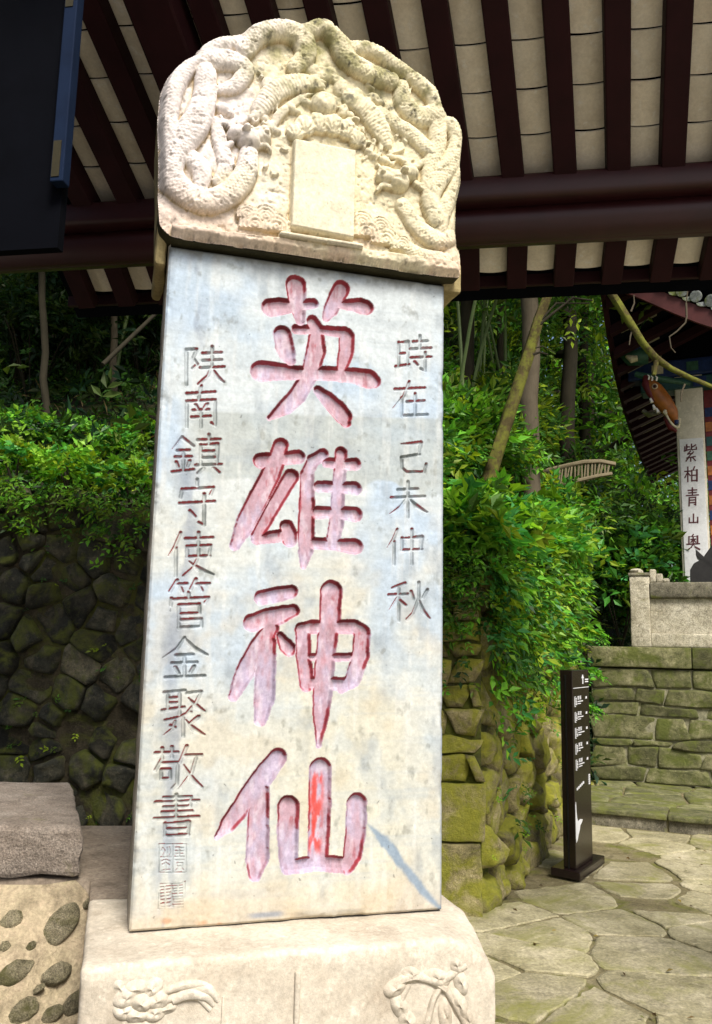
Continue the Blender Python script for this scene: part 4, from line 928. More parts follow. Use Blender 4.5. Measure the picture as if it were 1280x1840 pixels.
for (pa, pb, y0, y1, sg) in (((283, 402), (310, 478), 0.02, 0.30, -1), ((803, 488), (829, 528), 0.01, 0.30, 1)):       # shoulders hanging beside the slab
    a = spx(*pa, y0); b = spx(*pb, y0); xa, xb = (a[0], -0.004) if sg < 0 else (SW + 0.004, b[0])
    mb = MB().box(xa, xb, y0, y1, b[1], a[1] + 0.06); o = mb.build('cap_shoulder', M['cap'], cap, bevel=0.012, smooth=True, cuts=4, jitter=0.012, jscale=14)
    at = o.data.color_attributes.new('Col', 'FLOAT_COLOR', 'POINT'); P = np.array([v.co for v in o.data.vertices]); nn = fbm(P[:, 0] * 30, P[:, 1] * 30, P[:, 2] * 30, seed=4)
    at.data.foreach_set('color', np.concatenate([cl(165, 150, 108)[None] * (0.5 + nn)[:, None], np.ones((len(P), 1))], 1).astype(np.float32).ravel())

# --- pedestal
def zpx(px, py, z): q = G(px, py, z) - SO; return float(np.dot(q, EU)), float(np.dot(q, EN))
BT = Z0 - 0.004
fl = zpx(148, 1724, BT - 0.03); fr = zpx(893, 1702, BT - 0.03)
by0 = min(fl[1], fr[1]); bx0, bx1 = fl[0], fr[0]; by1 = max(STH + 0.03, zpx(797, 1604, BT)[1])
bm = bmesh.new(); bmesh.ops.create_cube(bm, size=1.0)
for v in bm.verts: v.co = Vector(((v.co.x + .5) * (bx1 - bx0) + bx0, (v.co.y + .5) * (by1 - by0) + by0, (v.co.z + .5) * BT))
bmesh.ops.bevel(bm, geom=[e for e in bm.edges if max(e.verts[0].co.z, e.verts[1].co.z) > 0.1], offset=0.013, segments=2, profile=0.5, affect='EDGES')
bmesh.ops.subdivide_edges(bm, edges=[e for e in bm.edges if e.calc_length() > 0.12], cuts=26, use_grid_fill=True)
P = np.array([v.co for v in bm.verts]); corner = np.clip(1 - np.hypot(np.hypot(P[:, 0] - bx1, (P[:, 1] - by0) * .6), (P[:, 2] - BT) * 1.2) / 0.12, 0, 1)
for i, v in enumerate(bm.verts):
    n_ = [float(fbm(P[i, 0] * 9 + q * 5, P[i, 1] * 9, P[i, 2] * 9, seed=q + 80, oct=3)) - .5 for q in range(3)]
    v.co += Vector(n_) * (0.014 if P[i, 2] > BT - 0.06 or P[i, 0] < bx0 + .03 or P[i, 0] > bx1 - .03 else 0.006)
    v.co += Vector((-0.03, 0.02, -0.035)) * corner[i]
me = bpy.data.meshes.new('pedestal'); bm.to_mesh(me); bm.free(); me.polygons.foreach_set('use_smooth', np.ones(len(me.polygons), bool))
ped = link('pedestal', me, M['base'], stele)
def ppx(px, py): return spx(px, py, by0)
def lump(mb, x, z, rx, rz, h, rot=0.0, n=22, m=7, crease=0.0):
    V = []; F = []; c, s = math.cos(rot), math.sin(rot)
    for i in range(m):
        t = i / (m - 1) * math.pi / 2
        for k in range(n):
            a = 2 * math.pi * k / n; e, f = rx * math.cos(t) * math.cos(a), rz * math.cos(t) * math.sin(a)
            V.append((x + e * c - f * s, by0 + 0.008 - h * math.sin(t) - 0.0025 * math.sin(t) * math.sin(2 * a + x * 90), z + e * s + f * c))
    for i in range(m - 1):
        for k in range(n): F.append((i * n + k, (i + 1) * n + k, (i + 1) * n + (k + 1) % n, i * n + (k + 1) % n))
    mb.add(V, F)
def flower(cx, cy, name, petals, stems):
    mb = MB()
    for (dx, dy, rx, rz, rot, h) in petals:
        x_, z_ = ppx(cx + dx, cy + dy); lump(mb, x_, z_, rx * PXM * 1.05, rz * PXM * 1.05, h * 1.25, math.radians(rot), crease=0.0)
    for st in stems:
        P = catmull([(p[0], p[1], p[2]) for p in st], 6); pts = []
        for p in P: x_, z_ = ppx(p[0], p[1]); pts.append((x_, by0 + 0.002, z_))
        mb.tube(pts, [p[2] * PXM for p in P], 8)
    return mb.build(name, M['base'], ped, smooth=True)
flower(255, 1800, 'carved_peony', [(0, 0, 16, 15, 0, .022), (-28, -8, 20, 15, 20, .018), (26, -4, 20, 15, -20, .018), (-10, -25, 18, 14, 0, .016), (18, -24, 18, 13, 30, .016), (-38, -25, 14, 16, 40, .012), (-8, 22, 18, 14, 0, .018), (22, 20, 18, 13, 0, .016), (-32, 16, 18, 14, -30, .015), (45, 12, 16, 10, 10, .012), (0, 42, 24, 14, 0, .012)],
       [[(285, 1805, 5), (320, 1790, 6), (355, 1793, 5), (378, 1815, 4)], [(290, 1785, 4), (325, 1772, 7), (365, 1770, 6), (390, 1790, 3)], [(310, 1798, 7), (340, 1785, 10), (370, 1790, 8), (384, 1808, 3)], [(345, 1775, 6), (375, 1778, 8), (392, 1800, 3)]])
flower(780, 1795, 'carved_lotus', [(-70, -20, 20, 15, 15, .016), (-62, 12, 14, 24, 25, .014), (-40, -44, 22, 12, -30, .014), (5, -38, 26, 14, -20, .016), (40, -60, 16, 12, -40, .014), (48, -30, 13, 22, 20, .014), (45, 10, 14, 28, 20, .014), (20, 30, 12, 30, 10, .013), (-48, 38, 16, 22, 30, .012), (62, 40, 12, 24, 30, .012)],
       [[(700, 1785, 6), (715, 1765, 8), (745, 1755, 8), (775, 1762, 7), (800, 1778, 7)], [(790, 1775, 6), (778, 1800, 6), (768, 1840, 6)], [(800, 1775, 6), (820, 1810, 6), (838, 1845, 5)], [(785, 1770, 7), (810, 1752, 7), (838, 1735, 5)], [(735, 1768, 5), (722, 1800, 6), (735, 1840, 5)]])
x_, z_ = ppx(530, 1745); x2, z2 = ppx(538, 1845)
MB().box(x_, x_ + 0.014, by0 - 0.009, by0 + .01, z2 - .1, z_).build('carved_bar', M['base'], ped, bevel=0.005, smooth=True, seg=3)
x3, z3 = ppx(399, 1790); MB().box(x3, x3 + 0.006, by0 - 0.004, by0 + .01, z2 - .1, z3).build('carved_bar', M['base'], ped, bevel=0.0025, smooth=True)

# ------------------------------------------------------------------ left: ledge, granite kerb block, cobbled bank
LZ = 0.775
la, lb = G(140, 1483, LZ), G(300, 1483, LZ)
led = thing('stone_ledge', 'smooth brown stone ledge between the granite block and the stele', 'ledge', (float(G(200, 1600, LZ)[0]), float(G(200, 1600, LZ)[1]), 0))
lo = np.array(led.location)
gp0 = G(143, 1582, LZ)
def sloc(x_, y_): return SO + EU * x_ + EN * y_
lpoly = [gp0 + np.array([-2.3, .02, 0]), gp0 + np.array([0.03, .02, 0]), G(158, 1660, LZ), sloc(bx0 + .03, by0 + .22), sloc(bx0 + .03, by1 + .03), sloc(SW * .8, by1 + .03), G(520, 1483, LZ), G(140, 1483, LZ), G(140, 1483, LZ) - PD * 2.4]
V = [np.array([p[0], p[1], LZ]) - lo for p in lpoly] + [np.array([p[0], p[1], 0.0]) - lo for p in lpoly]; n_ = len(lpoly)
MB().add(V, [list(range(n_)), list(range(2 * n_ - 1, n_ - 1, -1))] + [(i, i + n_, (i + 1) % n_ + n_, (i + 1) % n_) for i in range(n_)]).build('slab', M['ledge'], led, bevel=0.008, smooth=True)
gp = G(143, 1582, LZ); gt = LZ + 0.0
gzt = float(PLN(145, 1487, gp, np.array([0, 1.0, 0]))[2]); gback = float(G(124, 1406, gzt)[1]) - gp[1]
gr = thing('granite_block', 'rough grey granite block with worn smooth top lying on the ledge', 'block', gp)
gd = G(125, 1406, gzt) - G(145, 1487, gzt); gx_ = np.array([1.0, 0.0, 0.0])
mb = MB().frame_box(-gx_ * 2.0 + ZZ * 0.002, gx_ * 2.0, gd * np.array([1, 1, 0]), ZZ * (gzt - LZ)); mb.build('block', M['granite'], gr, bevel=0.016, smooth=True, cuts=18, jitter=0.013, jscale=16)
# sloping mortar bank with set cobbles
cb = thing('cobbled_bank', 'tan mortar bank with embedded oval cobbles below the granite block', 'bank', (float(gp[0]) - 0.2, float(gp[1]) - 0.2, 0))
co_ = np.array(cb.location)
def bank(a, t):      # a: along -PD from the stele side, t: 0 top .. 1 foot
    q = np.array([gp[0] + 0.22, gp[1] - 0.0, 0]) - gx_ * a - PN * (0.62 * t ** 0.85 + 0.05 * math.sin(a * 3)); zz = (LZ - 0.004) * (1 - t) + 0.0
    if a < 0.30: q = q + PN * (0.28 * (0.30 - a) / 0.30) * (1 - t * .5)
    return q + ZZ * zz
na, nt = 46, 26; V = []; F = []
for i in range(na + 1):
    for j in range(nt + 1):
        p = bank(2.4 * i / na, j / nt); b = (float(fbm(p[0] * 5, p[1] * 5, p[2] * 5, seed=90)) - .5) * 0.07 * min(1, j / 3); V.append(p + ZZ * b - PN * b - co_)
for i in range(na):
    for j in range(nt): F.append((i * (nt + 1) + j, i * (nt + 1) + j + 1, (i + 1) * (nt + 1) + j + 1, (i + 1) * (nt + 1) + j))
MB().add(V, F).build('mortar', M['mortar'], cb, smooth=True)
def on_bank(px, py):
    best = None
    for i in range(0, 121):
        for j in range(0, 61):
            p = bank(2.0 * i / 120, j / 60); v = p - CAM; z_ = v @ FW; x_ = 640 + FPX * (v @ RT) / z_; y_ = 920 - FPX * (v @ UP) / z_
            e = (x_ - px) ** 2 + (y_ - py) ** 2
            if best is None or e < best[0]: best = (e, p, 2.0 * i / 120, j / 60, z_)
    return best
for i, (px, py, rx, ry, rot) in enumerate([(109, 1655, 32, 32, 0), (22, 1648, 22, 14, -15), (22, 1745, 34, 17, -40), (102, 1748, 31, 18, 5), (160, 1624, 14, 9, 20), (132, 1800, 26, 20, 0), (40, 1812, 30, 20, 15), (62, 1700, 13, 9, 20), (8, 1705, 13, 10, 30), (95, 1830, 22, 14, 10), (70, 1780, 11, 8, 0), (-40, 1690, 30, 20, 10), (-90, 1640, 22, 16, -20), (-120, 1740, 34, 22, 5), (-30, 1790, 26, 18, 30), (-190, 1680, 28, 20, 0), (-220, 1780, 30, 20, 15)]):
    e, p, a_, t_, zc = on_bank(px, py); da = bank(a_ + .02, t_) - bank(a_, t_); dt = bank(a_, max(0, t_ - .02)) - bank(a_, min(1, t_ + .02))
    ax = -da / np.linalg.norm(da); ay = dt / np.linalg.norm(dt); an = np.cross(ax, ay); an /= np.linalg.norm(an)
    if an @ (CAM - p) < 0: an = -an
    rr = random.Random(i); c, s = math.cos(math.radians(-rot)), math.sin(math.radians(-rot)); m_ = zc / FPX; poly = []
    for q in range(10):
        th = q * math.pi / 5; e_, f_ = rx * m_ * rr.uniform(.86, 1.08) * math.cos(th), ry * m_ * 1.25 * rr.uniform(.86, 1.08) * math.sin(th); poly.append((e_ * c - f_ * s, e_ * s + f_ * c))
    stone(cb, poly, p - co_ - an * 0.004, ax, ay, an, 0.022, M['cobble'], back=0.05, rough=0.010, it=1, seed=i + 500, name='cobble', rim=.5)

# ------------------------------------------------------------------ the pavilion roof over the stele
YR = math.radians(9.0)
RP = np.array([math.cos(YR), -math.sin(YR), 0.0]); RN = np.array([math.sin(YR), math.cos(YR), 0.0])
P0 = D(1070, 286, 3.55)                                     # tile underside where it meets the upper beam
RD = ray(1128, 2250); RD = RD / np.linalg.norm(RD)           # rafters fall away from the camera
RDn = np.cross(RP, -RD); RDn = RDn if RDn[2] > 0 else -RDn; RDn /= np.linalg.norm(RDn)
def along(px, py, base):                                     # position along RP of the point of the line base+RP*s nearest a pixel
    n = np.cross(ray(px, py), ray(px, py + 100)); return float(np.dot(CAM - base, n) / np.dot(RP, n))
sL, sR = along(112, 318, P0), along(1283, 280, P0) + 0.85
pavl = thing('pavilion', 'open timber pavilion with maroon rafters and white tile undersides sheltering the stele', 'pavilion', (float(P0[0]), float(P0[1]), 0))
PO = np.array(pavl.location)
SP = 0.238; s_first = along(1013.5, 288, P0)                # centre of a rafter
nr0 = int(math.ceil((sL - s_first) / SP)); nr1 = int((sR - s_first) / SP)
UPL, RW, RH = 1.75, 0.105, 0.11
TL_ = 0.205
# one curved tile, shared by all
def tile_mesh(name, w, l, sag, th=0.012, n=8):
    V = []; F = []
    for j in (0, 1):
        for lay in (0, 1):
            for i in range(n + 1):
                t = 2 * i / n - 1; h = -sag * (1 - t * t) + (th if lay else 0) + (0.010 if j == 0 else 0.0)
                V.append(RP * (t * w / 2) - RD * (j * l) + RDn * h)
    N = n + 1
    for i in range(n):
        F += [(i, i + 1, 2 * N + i + 1, 2 * N + i), (N + i, 3 * N + i, 3 * N + i + 1, N + i + 1), (i, N + i, N + i + 1, i + 1), (2 * N + i, 2 * N + i + 1, 3 * N + i + 1, 3 * N + i)]
    me = bpy.data.meshes.new(name); me.from_pydata([tuple(v) for v in V], [], F); me.update()
    me.polygons.foreach_set('use_smooth', np.ones(len(me.polygons), bool)); me.materials.append(M['tile']); 
    try: me.set_sharp_from_angle(angle=math.radians(40))
    except Exception: pass
    return me
tm = tile_mesh('tile', SP - 0.055, TL_ - 0.007, 0.018)
raf_me = None
for k in range(nr0, nr1 + 1):
    s = s_first + k * SP; q = P0 + RP * s - PO
    MB().frame_box(-RP * RW / 2 - RDn * RH + RD * 0.10, RP * RW, RDn * (RH - 0.004), -RD * UPL).build('rafter', M['rafter'], pavl, bevel=0.006, loc=tuple(q))
    for j in range(int(UPL / TL_)):
        o = link('tile', tm, None, pavl, tuple(q + RP * SP / 2 - RD * (TL_ * j - 0.06) + RDn * (0.004 + random.uniform(-.003, .003)) + RP * random.uniform(-.006, .006)))
        o.rotation_euler = (random.uniform(-.008, .008), random.uniform(-.008, .008), random.uniform(-.02, .02))
LEN = sR - sL + 0.3
MB().frame_box(RP * (sL - 0.35) + RDn * 0.03 + RD * 0.12 + P0 - PO, RP * (LEN + 0.3), -RD * (UPL + 0.2), RDn * 0.10).build('roof_deck', M['dark'], pavl)
def beam_line(px, py, dep): return D(px, py, dep)
def hbeam(name, base, sa, sb, h, w, mat, bev=0.02, round_=False):
    if round_:
        MB().tube([base + RP * s - PO for s in np.linspace(sa, sb, 6)], h, 20).build(name, mat, pavl, smooth=True)
    else:
        MB().frame_box(base + RP * sa - PO, RP * (sb - sa), RN * w, ZZ * h).build(name, mat, pavl, bevel=bev, smooth=True)
SLB = along(0, 400, P0) - 0.75                               # beams run on to the left
ub = D(1070, 343, 3.50); hbeam('upper_beam', ub, SLB, sR + .2, float(D(1070, 300, 3.50)[2] - ub[2]), 0.12, M['beam'])
pb_t, pb_b = D(1070, 350, 3.58), D(1070, 408, 3.58); pr_ = float(pb_t[2] - pb_b[2]) / 2 + .012
hbeam('round_purlin', (pb_t + pb_b) / 2 + RN * pr_, SLB, sR + .2, pr_, 0, M['beam'], round_=True)
tb = D(1070, 428, 3.66); hbeam('tie_board', tb, SLB, sR + .2, 0.10, 0.05, M['beam'], 0.008)
# eave beyond the beam: short rafter tails, tiles between, fascia board
sE = along(122, 520, D(1070, 480, 4.0))
EA = D(1070, 404, 3.80); EB = D(1070, 478, 3.99)
ed = EB - EA; ed = ed - RP * np.dot(ed, RP); eL = float(np.linalg.norm(ed)); ed = ed / eL; en = np.cross(RP, -ed); en = en if en[2] > 0 else -en
V = []; F = []; n_ = 8; tw_ = SP - 0.07
for j in (0, 1):
    for lay in (0, 1):
        for i in range(n_ + 1):
            t = 2 * i / n_ - 1; V.append(RP * (t * tw_ / 2) + ed * (j * eL) + en * (-0.016 * (1 - t * t) + 0.012 * lay))
N = n_ + 1
for i in range(n_): F += [(i, 2 * N + i, 2 * N + i + 1, i + 1), (N + i, N + i + 1, 3 * N + i + 1, 3 * N + i), (i, i + 1, N + i + 1, N + i), (2 * N + i, 3 * N + i, 3 * N + i + 1, 2 * N + i + 1)]
em = bpy.data.meshes.new('eave_tile'); em.from_pydata([tuple(v) for v in V], [], F); em.update(); em.materials.append(M['tile'])
s0e = along(930, 440, EA)
for k in range(-20, 20):
    s = s0e + k * SP
    if s < sE or s > sR: continue
    q = EA + RP * s - PO
    MB().frame_box(-RP * 0.05 - en * 0.085 - ed * 0.22, RP * 0.10, en * 0.08, ed * (eL + 0.28)).build('rafter_tail', M['rafter'], pavl, bevel=0.005, loc=tuple(q))
    link('eave_tile', em, None, pavl, tuple(q + RP * SP / 2))
f0, f1 = D(1070, 506, 4.05), D(1070, 474, 4.05)
hbeam('fascia_board', f0, sE - 0.03, sR, float(f1[2] - f0[2]) + .02, 0.03, M['rafter'], 0.004)
MB().frame_box(EA + RP * sE + en * 0.035 - ed * .3 - PO, RP * (sR - sE), ed * (eL + .5), en * 0.10).build('eave_deck', M['dark'], pavl)
# a heavier main rafter behind the stele's crest, a near-black board in place of deep shadow and a blue painted hanging post at the left
qm = PLN(318, 60, P0, RDn); _nn = np.linalg.solve(np.stack([RP, RD, RDn], 1), qm - P0); sm = float(_nn[0])
MB().frame_box(P0 + RP * (sm - .10) - RDn * 0.20 + RD * 0.02 - PO, RP * 0.20, RDn * 0.19, -RD * UPL).build('main_rafter', M['rafter'], pavl, bevel=0.012)
hp = D(90, 326, 2.72); hp2 = PLN(108, -60, hp, RN); dv_ = ZZ * float(hp2[2] - hp[2])
hb = PLN(90, 432, hp, RN); MB().frame_box(hb - RP * 1.6 + RN * .052 - PO, RP * 1.60, RN * 0.04, dv_ + ZZ * float(hp[2] - hb[2])).build('shadow_board', M['dark'], pavl)
MB().frame_box(hp - RP * 0.002 - PO, RP * 0.05, RN * 0.05, dv_).build('hanging_post', M['bluepost'], pavl, bevel=0.004)
for q0_, q1_ in ((.80, .14), (.02, .16)): MB().frame_box(hp + RP * 0.003 - RN * 0.003 + dv_ * q0_ - PO, RP * 0.03, RN * 0.004, dv_ * q1_).build('gold_band', M['gold'], pavl)
wl = D(-260, 900, 3.4); wl[2] = 0
MB().frame_box(wl - PO, -RN * 4.2, -RP * .06, ZZ * 5.2).build('light_block_wall', M['dark'], pavl)  # unseen dark wall added to keep light off the left roof
for s in (SLB + 0.1, sR - 0.05):
    q = (pb_t + pb_b) / 2 + RN * pr_ + RP * s; MB().tube([(q[0] - PO[0], q[1] - PO[1], z) for z in (0.0, 0.02, float(q[2]) - 0.02)], [0.15, 0.14, 0.13], 16).build('column', M['beam'], pavl, smooth=True)

# ------------------------------------------------------------------ temple hall on the terrace
PC = BO + B2 * 0 + A2 * 1.15                                 # pillar plane
def tpx(px, py, n=A2, p=None): return PLN(px, py, PC if p is None else p, n)
hall_p = tpx(1245, 1040); hall_p[2] = TT
hall = thing('temple_hall', 'painted temple hall corner with upturned tiled eave and white stone pillar', 'temple', hall_p)
HO = np.array(hall.location)
x0 = float(np.dot(tpx(1221, 900) - HO, B2)); x1 = float(np.dot(tpx(1272, 900) - HO, B2)); ztop = float(tpx(1240, 690)[2]) + 0.25
MB().frame_box(B2 * x0 , B2 * (x1 - x0), A2 * (x1 - x0), ZZ * (ztop - TT)).build('pillar', M['pillar'], hall, bevel=0.012, smooth=True)
zt, zb = float(tpx(1245, 788)[2]) - TT, float(tpx(1245, 1042)[2]) - TT
cpn = MB().frame_box(B2 * (x0 + .03) - A2 * 0.014 + ZZ * (zb - .25), B2 * (x1 - x0 - .05), A2 * 0.012, ZZ * (zt - zb + .25)).build('couplet_panel', M['panelw'], hall, bevel=0.003)
CP = PC - A2 * 0.0165
for ch, xa, ya, xb, yb in [('紫', 1229, 797, 1253, 829), ('柏', 1230, 838, 1254, 866), ('青', 1233, 876, 1256, 909), ('山', 1236, 922, 1257, 941), ('奥', 1234, 960, 1258, 988)]:
    mb = MB(); sc_ = float(np.linalg.norm(PLN(xb, ya, CP, A2) - PLN(xa, ya, CP, A2))) / (xb - xa)
    for st in small_strokes(ch, xa, ya, xb, yb, 1.15 * sc_):
        pts = [PLN(p[0], p[1], CP, A2) - HO for p in st]
        for (a, b, ra) in zip(pts[:-1], pts[1:], [p[2] for p in st]):
            d = b - a; L = np.linalg.norm(d)
            if L < 1e-4: continue
            d = d / L; sdv = np.cross(d, A2); mb.frame_box(a - d * ra - sdv * ra, d * (L + 2 * ra), sdv * 2 * ra, A2 * (0.0028 + 0.0002 * len(mb.f) / 6 % .002))
    mb.build('painted_character', M['ink'], cpn)
# painted side board right of the pillar
MB().frame_box(B2 * (x1 + .01) + A2 * .15 + ZZ * (.2), B2 * .5, A2 * .08, ZZ * (ztop - TT - .3)).build('side_panel', M['maroonp'], hall)
for k in range(9): MB().frame_box(B2 * (x1 + .015) + A2 * .143 + ZZ * (1.4 + .19 * k), B2 * .22, A2 * .006, ZZ * .12).build('painted_panel', [M['blue'], M['green'], M['teal'], M['orange']][k % 4 if k > 4 else (0 if k % 2 else 3)], hall)
# beams over the pillar
bz = float(tpx(1250, 700)[2]) - TT
bl = float(np.dot(tpx(1150, 670) - HO, B2))
MB().frame_box(B2 * bl - A2 * 0.02 + ZZ * (bz + 0.02), B2 * 3.2, A2 * .3, ZZ * .16).build('lower_beam', M['teal'], hall, bevel=.02)
MB().frame_box(B2 * (bl - .15) - A2 * 0.05 + ZZ * (bz + 0.19), B2 * 3.3, A2 * .3, ZZ * .22).build('painted_beam', M['blue'], hall, bevel=.02)
MB().frame_box(B2 * (bl + .1) + A2 * 0.0 + ZZ * (bz + 0.42), B2 * 3.0, A2 * .25, ZZ * .9).build('bracket_board', M['dark'], hall)
for k in range(5):
    MB().frame_box(B2 * (bl + .15 + .42 * k) - A2 * .06 + ZZ * (bz + .24), B2 * .14, A2 * .01, ZZ * .12).build('painted_motif', [M['cream'], M['green'], M['teal']][k % 3], hall, bevel=.004)
MB().frame_box(B2 * (x0 + .22) - A2 * .04 + ZZ * (bz + .03), B2 * .16, A2 * .02, ZZ * .13).build('painted_motif', M['blue'], hall, bevel=.004)
# cantilever beam ends: green carved head with blue rosette
def hpt(px, py, dn): return tpx(px, py, A2, PC - A2 * dn) - HO
mb = MB(); P = [hpt(1165, 640, .35), hpt(1150, 641, .36), hpt(1132, 643, .37), hpt(1117, 634, .38), hpt(1113, 630, .385)]; mb.tube(P, [.10, .115, .10, .05, .015], 12, jit=.05)
gh = mb.build('carved_beam_end', M['green'], hall, smooth=True)
mb = MB(); P = [hpt(1146, 644, .47), hpt(1136, 646, .475), hpt(1126, 640, .46)]; mb.tube(P, [.035, .05, .02], 10, jit=.1); mb.build('carved_face', M['cream'], gh, smooth=True)
mb = MB()
for k in range(7):
    a = k * 2 * math.pi / 7; c = hpt(1144, 617, .5) + (B2 * math.cos(a) + ZZ * math.sin(a)) * .055; mb.tube([c + A2 * .02, c, c - A2 * .012], [.03, .028, .008], 7)
mb.build('blue_rosette', M['blue'], gh, smooth=True)
mb = MB(); P = [hpt(1142, 672, .42), hpt(1165, 678, .42), hpt(1200, 683, .4), hpt(1240, 690, .3)]; mb.tube(P, [.035, .05, .04, .02], 10); mb.build('carved_scroll', M['green'], hall, smooth=True)
# ochre carved fish-dragon bracket at the pillar head
mb = MB(); P = catmull([hpt(1164, 684, .5), hpt(1176, 700, .5), hpt(1192, 722, .5), hpt(1206, 742, .48), hpt(1214, 760, .45)], 6); R_ = [(.055), (.10), (.105), (.085), (.03)]
Rr = np.interp(np.linspace(0, 4, len(P)), range(5), R_); mb.tube(P, list(Rr), 14); fish = mb.build('carved_bracket', M['orange'], hall, smooth=True)
mb = MB(); P = [hpt(1160, 676, .5), hpt(1162, 690, .52), hpt(1170, 708, .54), hpt(1176, 722, .55)]; mb.tube(P, [.03, .06, .05, .015], 10); mb.build('maroon_crest', M['maroonp'], fish, smooth=True)
for r_, mt, dn, nm in ((.034, 'cream', .612, 'eye_white'), (.024, 'maroonp', .622, 'eye_ring'), (.014, 'black', .632, 'pupil')):
    c = hpt(1177, 694, dn); MB().tube([c + A2 * .03, c, c - A2 * .006], [r_, r_, r_ * .6], 14).build(nm, M[mt], fish, smooth=True)
for px, py in ((1166, 682), (1172, 684), (1180, 684)): MB().tube([hpt(px, py, .58), hpt(px + 1, py - 6, .6), hpt(px - 2, py - 9, .6)], [.012, .01, .004], 6).build('lash', M['white'], fish)
mb = MB(); mb.tube(catmull([hpt(1194, 738, .6), hpt(1200, 750, .62), hpt(1208, 762, .62), hpt(1219, 768, .6), hpt(1222, 752, .6)], 4), .013, 7, jit=.2)
mb.tube([hpt(1196, 738, .62), hpt(1194, 741, .64), hpt(1198, 744, .64)], .02, 7); mb.build('fang_fringe', M['cream'], fish, smooth=True)
MB().tube([hpt(1196, 750, .56), hpt(1206, 768, .58), hpt(1216, 776, .57)], [.03, .045, .015], 8).build('lower_jaw', M['maroonp'], fish, smooth=True)
MB().tube([hpt(1216, 756, .6), hpt(1216, 762, .61)], [.03, .022], 8).build('blue_spot', M['blue'], fish, smooth=True)
for q in ((1169, 716), (1174, 728), (1180, 734)): MB().tube([hpt(q[0], q[1], .58), hpt(q[0] + 3, q[1] + 7, .59)], [.012, .02], 6).build('fin_spine', M['white'], fish, smooth=True)
MB().tube([hpt(1156, 738, .2), hpt(1166, 746, .22), hpt(1186, 741, .3)], [.03, .035, .02], 8).build('carved_hook', M['coping'], hall, smooth=True)
# roof: corner tip, front eave along B2, side eave along A2
ET = 1.55
EC = PLN(1076, 478, PC - A2 * ET, A2); E1 = PLN(1155, 508, PC - A2 * ET, A2); E2 = PLN(1218, 535, PC - A2 * ET, A2); E3 = PLN(1292, 560, PC - A2 * ET, A2); E4 = PLN(1420, 585, PC - A2 * ET, A2)
edge = catmull([EC, E1, E2, E3, E4], 8)
zlow = float(E4[2])
V = []; F = []; ne = len(edge)
for p in edge: V += [p - HO, p - HO - ZZ * .20 + A2 * .01, p - HO - ZZ * .20 + A2 * .06, p - HO + A2 * .06]
for i in range(ne - 1):
    for k in range(4): F.append((i * 4 + k, (i + 1) * 4 + k, (i + 1) * 4 + (k + 1) % 4, i * 4 + (k + 1) % 4))
MB().add(V, F).build('fascia', M['fascia'], hall)
side_far = EC + A2 * 7.0; side_far[2] = zlow - .35
side = [EC + A2 * t for t in np.linspace(0, 7, 12)]
for t, p in zip(np.linspace(0, 7, 12), side): p[2] = EC[2] + (zlow - .15 - EC[2]) * (1 - math.exp(-t / 1.2))
rid = 3.4
V = []; F = []
for i, p in enumerate(edge): V += [p - HO - ZZ * .12 + A2 * .03, (p - HO) * 1.0 + A2 * rid + ZZ * (1.5 + (zlow - p[2]) * .9)]
for i in range(ne - 1): F.append((2 * i, 2 * i + 1, 2 * i + 3, 2 * i + 2))
m0 = len(V)
for p in side: V += [p - HO - ZZ * .06, p - HO + B2 * rid + ZZ * 1.5]
for i in range(len(side) - 1): F.append((m0 + 2 * i, m0 + 2 * i + 2, m0 + 2 * i + 3, m0 + 2 * i + 1))
MB().add(V, F).build('soffit', M['dark'], hall)
V2 = [v + ZZ * .13 for v in map(np.asarray, V)]; MB().add(V2, [f[::-1] for f in F]).build('roof_slope', M['tilegrey'], hall)
V = []; F = []
for p in side: V += [p - HO + ZZ * .05 - B2 * .01, p - HO - ZZ * .13 - B2 * .01, p - HO - ZZ * .13 + B2 * .05, p - HO + ZZ * .05 + B2 * .05]
for i in range(len(side) - 1):
    for k in range(4): F.append((i * 4 + k, i * 4 + (k + 1) % 4, (i + 1) * 4 + (k + 1) % 4, (i + 1) * 4 + k))
MB().add(V, F).build('side_fascia', M['rafter'], hall)
for k in range(20):                                          # side rafters under the receding eave
    t = .25 + k * .33; z_ = EC[2] + (zlow - .15 - EC[2]) * (1 - math.exp(-t / 1.2)); p = EC + A2 * t; p[2] = z_
    MB().frame_box(p - HO - ZZ * .19 + B2 * .04, A2 * .13, B2 * 1.6 + ZZ * .7, ZZ * .11).build('side_rafter', M['rafter'], hall)
    if 1 <= k < 10: MB().frame_box(p - HO - ZZ * .105 + B2 * .15 + A2 * .16, A2 * .12, B2 * .42 + ZZ * .18, ZZ * .02).build('soffit_tile', M['coping'], hall)
nt_ = 22                                                      # round end tiles along the front eave
acc = [0.0]
for a, b in zip(edge[:-1], edge[1:]): acc.append(acc[-1] + float(np.linalg.norm(b - a)))
